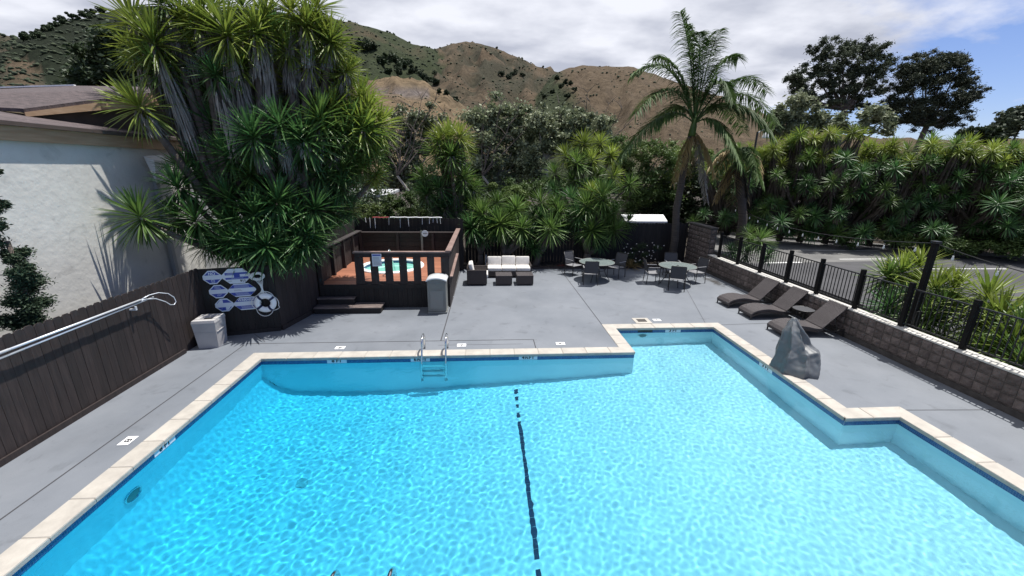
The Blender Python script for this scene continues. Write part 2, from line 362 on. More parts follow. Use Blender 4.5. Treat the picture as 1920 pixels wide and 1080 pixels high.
def stain_mat():
    m = bpy.data.materials.new('ground-in dirt'); m.use_nodes = True; n = m.node_tree.nodes; l = m.node_tree.links; b = n['Principled BSDF']
    b.inputs['Base Color'].default_value = (.045, .040, .036, 1); b.inputs['Roughness'].default_value = .9
    t = n.new('ShaderNodeTexCoord'); q = n.new('ShaderNodeTexNoise'); q.inputs['Scale'].default_value = 1.4; q.inputs['Detail'].default_value = 10; q.inputs['Roughness'].default_value = .7; l.new(t.outputs['Object'], q.inputs['Vector'])
    g = n.new('ShaderNodeVectorMath'); g.operation = 'LENGTH'; a = n.new('ShaderNodeVectorMath'); a.operation = 'MULTIPLY_ADD'; a.inputs[1].default_value = (2, 2, 0); a.inputs[2].default_value = (-1, -1, 0)
    l.new(t.outputs['Generated'], a.inputs[0]); l.new(a.outputs[0], g.inputs[0])
    f = n.new('ShaderNodeMapRange'); f.inputs[1].default_value = 1.0; f.inputs[2].default_value = .2; f.inputs[3].default_value = -.35; f.inputs[4].default_value = .12; l.new(g.outputs['Value'], f.inputs[0])
    s_ = n.new('ShaderNodeMath'); s_.operation = 'ADD'; l.new(q.outputs[0], s_.inputs[0]); l.new(f.outputs[0], s_.inputs[1])
    r = n.new('ShaderNodeMapRange'); r.inputs[1].default_value = .45; r.inputs[2].default_value = .68; r.inputs[3].default_value = 0; r.inputs[4].default_value = .75; l.new(s_.outputs[0], r.inputs[0]); l.new(r.outputs[0], b.inputs['Alpha'])
    return m
M['stain'] = stain_mat()
for x0, y0, x1, y1 in ((6.6, 15.9, 9.48, 17.29), (8.6, 13.2, 9.48, 16.6), (-.9, 16.7, 3.2, 17.28)):
    MB().add([(x0, y0, .003), (x1, y0, .003), (x1, y1, .003), (x0, y1, .003)], [(0, 1, 2, 3)]).build('dirt_stain', 'stain', deck)
# terrain beyond: one sheet with a sill where the deck and lot sit above it
g = MB()
ys = -0.06
def sl(x0, y0, x1, y1, z): g.add([(x0, y0, z), (x1, y0, z), (x1, y1, z), (x0, y1, z)], [(0, 1, 2, 3)])
sl(-1500, -300, -7.3, 1500, ys); sl(9.9, -300, 1500, 1500, ys); sl(-7.3, 17.36, 9.9, 1500, ys); sl(-7.3, -300, 9.9, -12, ys)
struct(g.build('ground', 'soil'))
g = MB(); g.box((-7.3, 17.36, -.1), (9.5, 18.6, .03)); struct(g.build('planter_bed', 'soil'))
g = MB(); g.box((-1.1, 17.30, .0), (9.45, 17.36, .10))
tag(g.build('garden_edging', 'fence'), 'low dark timber edging between the grey deck and the planter', 'edging')

# ================================================================ POOL
pool = struct(MB().box((-5.14, 8.78, -2.6), (-5.13, 8.79, -2.59)).build('pool_basin', 'plaster'))
bpy.data.meshes.remove(pool.data)
me_ = bpy.data.meshes.new('pool_basin')
WL = -.14
def floor_z(x, y):
    xs = [-5.2, -3.0, -1.5, 1.0, 3.4, 7.5]; ds = [1.55, 1.60, 1.48, 1.20, .93, .88]
    d = float(np.interp(x, xs, ds))
    if x < -4.1:
        t = (-4.1-x)/1.04; d -= .75*t*t*t
    return WL-d
V = []; F = []
def wallstrip(a, b, n=24):
    a = Vector((*a, 0)); b = Vector((*b, 0))
    for i in range(n):
        p = a.lerp(b, i/n); q = a.lerp(b, (i+1)/n); o = len(V)
        V.extend([(p.x, p.y, floor_z(p.x, p.y)-.02), (q.x, q.y, floor_z(q.x, q.y)-.02), (q.x, q.y, -.06), (p.x, p.y, -.06)]); F.append((o, o+1, o+2, o+3))
for a, b in zip(poly_in, poly_in[1:]+poly_in[:1]): wallstrip(a, b)
def inside(x, y): return (PX0-.01 <= x <= PX2+.01 and PY0-.01 <= y <= PYS+.01) or (PX0-.01 <= x <= PXE+.01 and y <= PY1+.01) or (PX1-.01 <= x <= PXE+.01 and y <= PYE+.01)
gx = sorted(set(list(np.linspace(PX0, PX1, 40))+list(np.linspace(PX1, PXE, 10))+[PX2])); gy = sorted({PY0, PYS, PY1, PYE, 4.4, 7.3})
for i in range(len(gx)-1):
    for j in range(len(gy)-1):
        if inside((gx[i]+gx[i+1])/2, (gy[j]+gy[j+1])/2):
            o = len(V); V += [(x, y, floor_z(x, y)) for x, y in ((gx[i], gy[j]), (gx[i+1], gy[j]), (gx[i+1], gy[j+1]), (gx[i], gy[j+1]))]; F.append((o, o+1, o+2, o+3))
me_.from_pydata(V, [], F); me_.materials.append(M['plaster']); me_.update()
pool = link('pool_basin', me_); struct(pool); pool.cycles.is_caustics_receiver = True
# tile band (from coping down to just below the water)
m = MB()
def bandseg(mb, a, b, z0, z1, off):
    a = Vector((*a, 0)); b = Vector((*b, 0)); d = (b-a).normalized(); n_ = Vector((-d.y, d.x, 0))*off
    mb.add([a+n_+Vector((0, 0, z0)), b+n_+Vector((0, 0, z0)), b+n_+Vector((0, 0, z1)), a+n_+Vector((0, 0, z1))], [(0, 1, 2, 3)])
for a, b in zip(poly_in, poly_in[1:]+poly_in[:1]): bandseg(m, a, b, -.165, -.03, .004)
tb = m.build('waterline_tile', 'tile', pool); tb.cycles.is_caustics_receiver = True
# lane stripe of dark tile on the floor
m = MB()
yy = 4.0
while yy < 8.5:
    l_ = .16; x = .67
    if yy > 7.2 and int(yy*10) % 3 == 0 or yy < 4.7 and int(yy*10) % 2: yy += .13; continue  # gaps shaped in to imitate the stripe broken up by refraction
    m.add([(x-.036, yy, floor_z(x-.036, yy)+.006), (x+.036, yy, floor_z(x+.036, yy)+.006), (x+.036, yy+l_, floor_z(x+.036, yy)+.006), (x-.036, yy+l_, floor_z(x-.036, yy)+.006)], [(0, 1, 2, 3)])
    yy += l_+.006
lane = m.build('lane_stripe', 'dark_tile', pool); lane.cycles.is_caustics_receiver = True
# light niches and drains
def ringob(c, n_, r, name='pool_light'):
    q = Vector(n_).to_track_quat('Z', 'Y').to_matrix().to_4x4(); T = Matrix.Translation(c) @ q
    m = MB(); m.tube([T @ Vector((r*math.cos(2*math.pi*i/24), r*math.sin(2*math.pi*i/24), .012)) for i in range(24)], .016, 6, closed=True)
    o = m.build(name, 'chrome', pool); o.cycles.is_caustics_receiver = True
    m = MB(); m.prism([(r*.94*math.cos(2*math.pi*i/24), r*.94*math.sin(2*math.pi*i/24)) for i in range(24)], .004, .012, T)
    o2 = m.build('lens', 'can_panel', o); o2.cycles.is_caustics_receiver = True
ringob((PX0, 5.15, -.62), (1, 0, 0), .14); ringob((4.35, PYE, -.36), (0, -1, 0), .12)
m = MB(); m.disc((-3.2, 6.0, floor_z(-3.2, 5)+.004), .10, .02, 24); o = m.build('floor_drain', 'dome_grey', pool); o.cycles.is_caustics_receiver = True
# coping stones
def coping_run(a, b, n, outdir, m0=0, m1=0):
    """stones from a to b along the inner edge; m0/m1 mitre amounts at the ends"""
    a = Vector((*a, 0)); b = Vector((*b, 0)); d = (b-a).normalized(); od = Vector((*outdir, 0)); L_ = (b-a).length
    for i in range(n):
        s0 = L_*i/n; s1 = L_*(i+1)/n; gp = .004
        i0 = a+d*(s0+(gp if i else 0))-od*.025; i1 = a+d*(s1-(gp if i < n-1 else 0))-od*.025
        e0 = (i0+od*(CW+.022)) if i else (a-d*m0+od*CW-od*.003); e1 = (i1+od*(CW+.022)) if i < n-1 else (b+d*m1+od*CW-od*.003)
        if i == 0: i0 = a-d*(m0 and math.copysign(-.025 if m0 > 0 else .0, m0) or 0)-od*.025 if False else i0
        zt = .012+random.uniform(-.0015, .0015)
        P4 = [i0, i1, e1, e0]
        if (P4[1]-P4[0]).cross(P4[2]-P4[1]).z < 0: P4 = P4[::-1]
        c = sum(P4, Vector())/4
        m = MB(); bt = [p+Vector((0, 0, -.055)) for p in P4]; md = [p+Vector((0, 0, zt-.014)) for p in P4]; tp = [p+(c-p)*(.012/(c-p).length)+Vector((0, 0, zt)) for p in P4]
        m.add(bt+md+tp, [(3, 2, 1, 0), (8, 9, 10, 11)]+[(k, (k+1) % 4, 4+(k+1) % 4, 4+k) for k in range(4)]+[(4+k, 4+(k+1) % 4, 8+(k+1) % 4, 8+k) for k in range(4)])
        m.build('coping_stone', 'coping', pool)
coping_run((PX0, PY1), (PX1, PY1), 15, (0, 1), CW, -CW+.003)
coping_run((PX1, PY1+.0), (PX1, PYE), 3, (-1, 0), -.0, CW)
coping_run((PX1, PYE), (PXE, PYE), 5, (0, 1), CW, CW)
coping_run((PXE, PYE), (PXE, PYS), 7, (1, 0), CW, -CW+.003)
coping_run((PXE, PYS), (PX2, PYS), 2, (0, 1), 0, CW)
coping_run((PX2, PYS), (PX2, PY0), 5, (1, 0), CW, CW)
coping_run((PX0, PY1), (PX0, PY0), 10, (-1, 0), CW, CW)
coping_run((PX0, PY0), (PX2, PY0), 20, (0, -1), CW, CW)
# bedding under coping so that the gaps show grout
m = MB()
for a, b in zip(poly_in, poly_in[1:]+poly_in[:1]):
    a = Vector((*a, 0)); b = Vector((*b, 0)); d = (b-a).normalized(); od = Vector((d.y, -d.x, 0))
    m.add([p+Vector((0, 0, z)) for z in (-.058, .002) for p in (a, b, b+od*(CW-.01), a+od*(CW-.01))], [(0, 3, 2, 1), (4, 5, 6, 7), (0, 1, 5, 4), (1, 2, 6, 5), (2, 3, 7, 6), (3, 0, 4, 7)])
m.build('grout_bed', 'grout', pool)
# water: a rippled sheet
st = .017
nx = int((PX2-PX0)/st)+1; ny = int((PYE-PY0)/st)+1
X = np.linspace(PX0, PX2, nx); Y = np.linspace(PY0, PYE, ny); XX, YY = np.meshgrid(X, Y)
H = np.zeros_like(XX); r2 = np.random.default_rng(5)
for lam, amp, cnt in ((.95, .0013, 8), (.30, .00034, 16), (.155, .00027, 28), (.10, .000145, 30)):
    for k in range(cnt):
        th = r2.uniform(0, 2*math.pi); l_ = lam*r2.uniform(.75, 1.3); ph = r2.uniform(0, 6.28)
        wob = .9*np.sin(XX*r2.uniform(.6, 1.6)+YY*r2.uniform(-1.5, 1.5)+r2.uniform(0, 6))
        H += amp*r2.uniform(.5, 1.2)/math.sqrt(cnt)*2.0*np.sin(2*math.pi/l_*(XX*math.cos(th)+YY*math.sin(th))+ph+wob)
# calm in the lee of the walls at the shallow far strip
V = np.stack([XX, YY, WL+H], -1).reshape(-1, 3)
ii, jj = np.meshgrid(np.arange(nx-1), np.arange(ny-1)); a = (jj*nx+ii).ravel()
Fq = np.stack([a, a+1, a+nx+1, a+nx], 1)
cen = V[Fq].mean(1); keep = np.array([inside(x, y) for x, y in cen[:, :2]])
Fq = Fq[keep]; used = np.unique(Fq); mp_ = -np.ones(len(V), int); mp_[used] = np.arange(len(used)); V = V[used]; Fq = mp_[Fq]
# close the small gap at the stepped edges
V[:, 1] = np.where((np.abs(V[:, 1]-PY1) < st*.7) & (V[:, 0] < PX1+.01), PY1, V[:, 1]); V[:, 1] = np.where((np.abs(V[:, 1]-PYS) < st*.7) & (V[:, 0] > PXE-.01), PYS, V[:, 1])
V[:, 0] = np.where((np.abs(V[:, 0]-PX1) < st*.7) & (V[:, 1] > PY1-.01), PX1, V[:, 0]); V[:, 0] = np.where((np.abs(V[:, 0]-PXE) < st*.7) & (V[:, 1] > PYS-.01), PXE, V[:, 0])
water = link('pool_water', npmesh('pool_water', V, Fq, 'water', True)); struct(water); water.cycles.is_caustics_caster = True

# depth plates: white tile with lettering
def plate(txt, c, ux, uy, w, h, name='depth_marker', label='', wall=False):
    """ux: reading direction, uy: up direction of the letters"""
    ux = Vector(ux); uy = Vector(uy); n_ = ux.cross(uy)
    t = thing(name, label, 'depth marker', c)
    m = MB(); T = Matrix.Translation(Vector(c)) @ Matrix((ux, uy, n_)).transposed().to_4x4()
    m.box((-w/2, -h/2, 0), (w/2, h/2, .006), T); m.build('plate', 'sign_white' if wall else 'white_paint', t)
    me = textmesh(txt, h*(.95 if wall else .85), 'ink', bold=.004 if wall else .003, sx=1.25 if wall else 1.3)
    me.transform(Matrix((ux, uy, n_)).transposed().to_4x4()); link('lettering', me, t, n_*.0075, kind='stuff' if '½' in txt else None)
    return t
plate('8 FT', (-3.45, PY1-.005, -.088), (1, 0, 0), (0, 0, 1), .44, .105, label='white 8 FT depth tile on the far pool wall, leftmost', wall=True)
plate('6½FT', (-1.55, PY1-.005, -.088), (1, 0, 0), (0, 0, 1), .44, .105, label='white 6½ FT depth tile on the pool wall below the ladder', wall=True)
plate('4½FT', (.98, PY1-.005, -.088), (1, 0, 0), (0, 0, 1), .44, .105, label='white 4½ FT depth tile on the far pool wall right of the ladder', wall=True)
plate('3 FT', (5.21, PYE-.005, -.088), (1, 0, 0), (0, 0, 1), .44, .105, label='white 3 FT depth tile on the far wall of the shallow alcove', wall=True)
plate('3 FT', (PXE-.005, 8.05, -.088), (0, -1, 0), (0, 0, 1), .44, .105, label='white 3 FT depth tile on the right pool wall below the covered lift', wall=True)
plate('8 FT', (PX0+.005, 5.85, -.088), (0, 1, 0), (0, 0, 1), .44, .105, label='white 8 FT depth tile on the left pool wall above the round light', wall=True)
for tx, x, y, ux, uy, lb in (('8', -3.54, 9.28, (-1, 0, 0), (0, -1, 0), 'small white depth tile reading 8 on the deck left of the ladder'),
                             ('6', -.62, 9.32, (-1, 0, 0), (0, -1, 0), 'small white depth tile reading 6 on the deck right of the ladder'),
                             ('4', 1.85, 9.32, (-1, 0, 0), (0, -1, 0), 'small white depth tile reading 4 on the deck between ladder and alcove'),
                             ('3', 4.98, 10.88, (-1, 0, 0), (0, -1, 0), 'small white depth tile on the deck beside the skimmer lid'),
                             ('8', -5.68, 5.87, (0, -1, 0), (1, 0, 0), 'small white depth tile reading 8 on the deck along the left fence')):
    plate(tx, (x, y, .005), ux, uy, .22, .16, label=lb)
# skimmer lid
t = thing('skimmer_lid', 'square beige skimmer lid set in the deck behind the alcove', 'skimmer lid', (4.5, 10.84, 0))
m = MB(); m.box((4.28, 10.62, 0), (4.75, 11.06, .012)); m.build('surround', 'coping', t)
m = MB(); m.box((4.38, 10.74, .012), (4.64, 10.96, .018)); m.build('cover_plate', 'mortar', t)
m = MB(); m.box((4.2, PYE-.009, -.125), (4.62, PYE-.004, -.05)); m.build('skimmer_opening', 'ink', pool)

# ladders
def ladder(x0, x1, y, yin, label, steps=True):
    t = thing('pool_ladder', label, 'ladder', ((x0+x1)/2, y, 0))
    s = 1 if yin < y else -1
    for x in (x0, x1):
        pts = []
        for k in range(13):
            a = math.pi*k/12; pts.append((x, y+.20*math.cos(a)*s-.02*s, .28+.15*math.sin(a)))
        pts = [(x, y+.20*s-.02*s, 0), (x, y+.20*s-.02*s, .15)]+pts+[(x, y-.20*s-.05*s, .14), (x, y-.36*s, -.1), (x, y-.40*s, -.75), (x, y-.40*s, -1.0)]
        m = MB().tube(pts, .024, 10); o = m.build('handrail', 'chrome', t, smooth=True); o.cycles.is_caustics_receiver = True
    if steps:
        for z in (-.26, -.5, -.75):
            m = MB().box((x0+.02, y-.40*s-.05, z), (x1-.02, y-.40*s+.05, z+.03)); o = m.build('tread', 'dome_grey', t); o.cycles.is_caustics_receiver = True
ladder(-1.50, -.95, 9.0, 8.6, 'steel pool ladder with two looped rails on the far coping')
ladder(-1.50, -.95, 2.98, 3.4, 'steel ladder rails just showing at the near pool edge')
#SECTION2
# ================================================================ FENCES
_bm = {}
def board_mesh(w, h, t, mat, ear=True):
    k = (round(w, 3), round(h, 2), t, mat, ear)
    if k not in _bm:
        m = MB(); e = min(.03, w*.25) if ear else .002
        m.add([(-w/2, 0, 0), (w/2, 0, 0), (w/2, 0, h-e), (w/2-e, 0, h), (-w/2+e, 0, h), (-w/2, 0, h-e), (-w/2, t, 0), (w/2, t, 0), (w/2, t, h-e), (w/2-e, t, h), (-w/2+e, t, h), (-w/2, t, h-e)],
              [(0, 1, 2, 3, 4, 5), (11, 10, 9, 8, 7, 6)]+[(i, i+6, (i+1) % 6+6, (i+1) % 6) for i in range(6)])
        me = bpy.data.meshes.new('board'); me.from_pydata(m.v, [], m.f); me.materials.append(M[mat]); me.update(); _bm[k] = me
    return _bm[k]
def boards(root, a, b, h, w=.14, t=.018, gap=.006, mat='fence', z0=0, jit=.006, ear=True, hj=.008, name='board'):
    a = Vector((*a, 0)); b = Vector((*b, 0)); d = (b-a); L_ = d.length; d.normalize(); n = max(1, round(L_/(w+gap))); st_ = L_/n
    nrm = Vector((-d.y, d.x, 0)); rz = math.atan2(d.y, d.x)
    for i in range(n):
        p = a+d*(st_*(i+.5))+nrm*random.uniform(0, jit)
        o = link(name, board_mesh(st_-gap, h, t, mat, ear), root, (p.x-root.location.x, p.y-root.location.y, z0+random.uniform(-hj, hj)-root.location.z), (0, 0, rz+random.uniform(-.006, .006)))
# left fence along the pool
lf = thing('wooden_fence', 'long dark brown dog-eared board fence along the left deck', 'fence', (-7.0, 6, 0))
boards(lf, (-7.03, 2.6), (-7.03, 10.12), 1.8)
m = MB().box((-7.024, 2.6, 0), (-6.99, 9.15, .10)); m.build('kickboard', 'fence', lf)
m = MB().box((-7.12, 2.6, 1.5), (-7.08, 10.1, 1.59)); m.build('rail', 'fence', lf)
m = MB().box((-7.12, 2.6, .3), (-7.08, 10.1, .39)); m.build('rail', 'fence', lf)
# sign enclosure
se = thing('planter_enclosure', 'black-brown board enclosure holding the yuccas, with signs on its front', 'enclosure', (-5.5, 10.5, 0))
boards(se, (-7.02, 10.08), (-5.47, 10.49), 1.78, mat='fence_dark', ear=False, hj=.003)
boards(se, (-5.46, 10.50), (-5.10, 12.22), 1.82, w=.20, mat='fence', ear=False, hj=.012)
def beam(mb, a, b, w, h):
    a = Vector(a); b = Vector(b); d = (b-a); L_ = d.length; d.normalize(); u = d.cross(Vector((0, 0, 1))).normalized(); v = u.cross(d)
    vs = [p+u*sx_*w/2+v*sz*h/2 for p in (a, b) for sx_, sz in ((-1, -1), (1, -1), (1, 1), (-1, 1))]
    return mb.add(vs, [(0, 1, 2, 3), (7, 6, 5, 4), (0, 4, 5, 1), (1, 5, 6, 2), (2, 6, 7, 3), (3, 7, 4, 0)])
beam(MB(), (-5.435, 10.49, .06), (-5.075, 12.2, .06), .035, .12).build('kickboard', 'fence', se)
beam(MB(), (-7.0, 10.06, .05), (-5.47, 10.465, .05), .03, .10).build('kickboard', 'fence_dark', se)
struct(MB().add([(-7.0, 10.14, 1.0), (-5.5, 10.52, 1.0), (-5.15, 12.2, 1.0), (-5.2, 16.9, 1.0), (-7.0, 16.9, 1.0)], [(0, 1, 2, 3, 4)]).build('raised_planter_bed', 'soil'))
# fence behind, left of the spa (taller) and the back one
bf = thing('wooden_fence', 'taller dark board fence behind the spa deck, draped with icicle lights', 'fence', (-3.2, 17.1, 0))
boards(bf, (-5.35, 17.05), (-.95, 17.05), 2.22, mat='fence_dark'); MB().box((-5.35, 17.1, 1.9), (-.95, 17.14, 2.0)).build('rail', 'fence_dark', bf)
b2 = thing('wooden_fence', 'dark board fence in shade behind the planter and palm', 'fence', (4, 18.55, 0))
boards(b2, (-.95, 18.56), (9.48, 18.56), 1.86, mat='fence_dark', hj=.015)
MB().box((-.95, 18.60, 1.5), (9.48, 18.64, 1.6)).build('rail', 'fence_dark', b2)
# ================================================================ SPA DECK
SX0, SX1, SY0, SY1, SZ = -5.08, -1.15, 12.3, 16.55, .75
sp = thing('spa_deck', 'raised red wood spa deck with dark skirting, balusters and cap rails', 'deck', ((SX0+SX1)/2, SY0, 0))
tcx, tcy, trr = -3.42, 14.72, 1.14
n = 30
for i in range(n):
    y0 = SY0+(SY1-SY0)*i/n; y1 = SY0+(SY1-SY0)*(i+1)/n-.006; ym = (y0+y1)/2; rr = trr-.04
    ivs = [(SX0, SX1)]
    if abs(ym-tcy) < rr:
        c = math.sqrt(rr*rr-(ym-tcy)**2); ivs = [(SX0, tcx-c), (tcx+c, SX1)]
    for x0, x1 in ivs:
        MB().box((x0, y0, SZ-.035), (x1, y1, SZ+random.uniform(-.001, .001))).build('deck_board', 'redwood', sp)
boards(sp, (SX0, SY0-.03), (SX1+.02, SY0-.03), SZ-.02, w=.14, mat='fence_dark', ear=False, hj=.0, name='skirt_board')
MB().box((SX0, SY0-.055, SZ-.12), (SX1+.03, SY0-.033, SZ+.012)).build('fascia', 'fence_dark', sp)
# front balustrade
MB().box((-3.98, SY0-.08, 1.74), (SX1+.04, SY0+.06, 1.78)).build('cap_rail', 'cap_rail', sp)
MB().box((-3.95, SY0-.02, 1.60), (SX1, SY0+.015, 1.735)).build('top_rail', 'fence', sp)
bx = [(-3.96, -3.72)]+[(-3.46+.405*i, -3.46+.405*i+.21) for i in range(6)]
for i, (x0, x1) in enumerate([(-3.96, -3.70), (-3.50, -3.27), (-3.07, -2.84), (-2.64, -2.41), (-2.22, -1.99), (-1.80, -1.58), (-1.38, -1.15)]):
    MB().box((x0, SY0-.045, SZ+.02), (x1, SY0-.022, 1.60)).build('baluster', 'fence', sp)
MB().box((-3.98, SY0-.02, SZ+.0), (SX1, SY0+.015, SZ+.10)).build('bottom_rail', 'fence', sp)
# right wall: solid boards with wide cap
boards(sp, (SX1+.02, SY0-.03), (SX1+.02, SY1+.5), 1.72, mat='fence', ear=False, hj=0)
MB().box((SX1-.08, SY0-.10, 1.785), (SX1+.09, SY1+.5, 1.82)).build('cap_rail', 'cap_rail', sp)
beam(MB(), (SX1+.07, SY0+.0, .98), (SX1+.07, 15.2, 1.12), .09, .03).build('ledge', 'cap_rail', sp)
# back inner wall of horizontal boards + posts + cap
for k in range(5): MB().box((SX0, SY1+.02, SZ+.02+k*.19), (SX1, SY1+.045, SZ+.20+k*.19)).build('wall_board', 'fence_dark', sp)
for x in (-5.0, -3.55, -2.15, -1.3): MB().box((x-.05, SY1-.08, SZ), (x+.05, SY1+.018, 1.70)).build('post', 'fence', sp)
MB().box((SX0-.05, SY1-.1, 1.70), (SX1, SY1+.1, 1.735)).build('cap_rail', 'fence', sp)
# left inner wall
boards(sp, (SX0-.03, SY1), (SX0-.03, SY0), 1.70, w=.20, mat='fence', ear=False, hj=0)
for y in (12.36, 13.45, 14.5, 15.55): MB().box((SX0-.01, y-.05, SZ if y > 12.5 else 0), (SX0+.10, y+.05, 1.76)).build('post', 'fence', sp)
MB().box((SX0-.08, SY0, 1.765), (SX0+.14, SY1, 1.80)).build('cap_rail', 'fence', sp)
MB().box((SX0-.005, SY0+.1, 1.55), (SX0+.03, SY1-.1, 1.66)).build('rail', 'fence', sp)
boards(sp, (SX0-.30, SY1+.5), (SX0-.12, 12.3), 2.12, w=.14, mat='fence_dark')
# steps (platforms)
def step(x0, x1, y0, y1, z0, z1, label, nb):
    t = thing('wooden_step', label, 'step', ((x0+x1)/2, y0, z0), group='steps up to the spa deck')
    MB().box((x0+.015, y0+.02, z0), (x1-.015, y1, z1-.032)).build('box_frame', 'fence_dark', t)
    for i in range(nb):
        ya = y0+(y1-y0)*i/nb; yb = y0+(y1-y0)*(i+1)/nb-.007; MB().box((x0, ya, z1-.03), (x1, yb, z1+random.uniform(-.001, .001))).build('tread_board', 'step_top', t)
step(-5.12, -3.15, 11.72, 12.235, 0, .19, 'wide lower dark wood step in front of the spa deck', 4)
step(-5.10, -4.0, 12.02, 12.24, .192, .39, 'narrow upper dark wood step against the spa deck', 2)
# tub
t = thing('hot_tub', 'round hot tub with pale green water and white rim in the red deck', 'hot tub', (tcx, tcy, SZ))
m = MB(); s = 48
prof = [(trr-.16, .0), (trr-.15, .052), (trr-.09, .062), (trr-.02, .05), (trr, .02), (trr, -.05)]
vs = [(tcx+r*math.cos(2*math.pi*i/s), tcy+r*math.sin(2*math.pi*i/s), SZ+z) for r, z in prof for i in range(s)]
m.add(vs, [(k*s+i, k*s+(i+1) % s, (k+1)*s+(i+1) % s, (k+1)*s+i) for k in range(len(prof)-1) for i in range(s)]); m.build('rim', 'white_paint', t, smooth=True)
m = MB(); vs = [(tcx+(trr-.155)*math.cos(2*math.pi*i/s), tcy+(trr-.155)*math.sin(2*math.pi*i/s), z) for z in (SZ-.7, SZ+.03) for i in range(s)]
m.add(vs, [(i, (i+1) % s, s+(i+1) % s, s+i) for i in range(s)]+[tuple(range(s))]); m.build('shell', 'tile', t)
m = MB().disc((tcx, tcy, SZ-.10), trr-.157, .01, 48); m.build('water', 'spa_water', t)
t = thing('grab_rail', 'bent steel grab rail at the front of the hot tub', 'grab rail', (-3.2, 13.35, SZ))
MB().tube([(-3.2, 13.35, SZ), (-3.2, 13.35, 1.45), (-3.2, 13.40, 1.56), (-3.2, 13.50, 1.60), (-3.2, 13.62, 1.56), (-3.2, 13.9, 1.1), (-3.2, 14.15, .75)], .022, 8).build('rail', 'chrome', t, smooth=True)
for y in (13.35,): MB().disc((-3.2, y, SZ), .05, .015, 12).build('flange', 'chrome', t)
# rules sign on the balustrade
t = thing('spa_rules_sign', 'small pale blue spa rules sign hung on the balustrade', 'sign', (-3.27, 12.22, 1.36))
MB().box((-3.42, 12.205, 1.34), (-3.14, 12.215, 1.72)).build('panel', 'sign_white', t)
m = MB().box((-3.40, 12.201, 1.66), (-3.16, 12.2045, 1.705)); m.build('header', 'blue_print', t)
m = MB()
for k in range(7): m.box((-3.39, 12.2015, 1.62-k*.038), (-3.17-random.uniform(0, .05), 12.2045, 1.61-k*.038))
m.build('text_lines', 'can_panel', t, kind='stuff')
# round notice on the back wall
t = thing('round_sign', 'small round white sign on a grey post inside the spa enclosure', 'sign', (-2.40, 16.4, .75))
MB().box((-2.60, 16.38, .76), (-2.53, 16.44, 1.80)).build('post', 'can_grey', t)
T = Matrix.Translation((-2.43, 16.39, 1.70)) @ Matrix.Rotation(R(90), 4, 'X')
MB().prism([(.13*math.cos(2*math.pi*i/20), .13*math.sin(2*math.pi*i/20)) for i in range(20)], 0, .015, T).build('disc', 'sign_white', t)
MB().box((-2.51, 16.368, 1.685), (-2.35, 16.373, 1.715)).build('stripe', 'can_panel', t)
# icicle lights
t = thing('icicle_lights', 'red and white strand of icicle lights along the fence top', 'string lights', (-3, 17.0, 2.2))
m = MB().tube([(-4.6+.16*i, 17.02, 2.262+.008*math.sin(i*2.1)) for i in range(5)], .018, 5); m.build('strand', 'red_strand', t)
m = MB().tube([(-3.9+.15*i, 17.02, 2.265+.009*math.sin(i*2.1)) for i in range(15)], .022, 5); m.build('strand', 'white_paint', t)
for x, h in ((-4.72, .42), (-4.52, .45), (-3.95, .3), (-3.5, .42), (-3.18, .36), (-2.6, .28), (-2.32, .25), (-2.16, .2), (-2.02, .22), (-1.88, .25), (-4.9, .2)):
    beam(MB(), (x, 17.035, 2.25), (x+random.uniform(-.02, .02), 17.03, 2.25-h), .016, .016).build('hanging_strand', 'white_paint' if random.random() < .7 else 'sign_white', t)

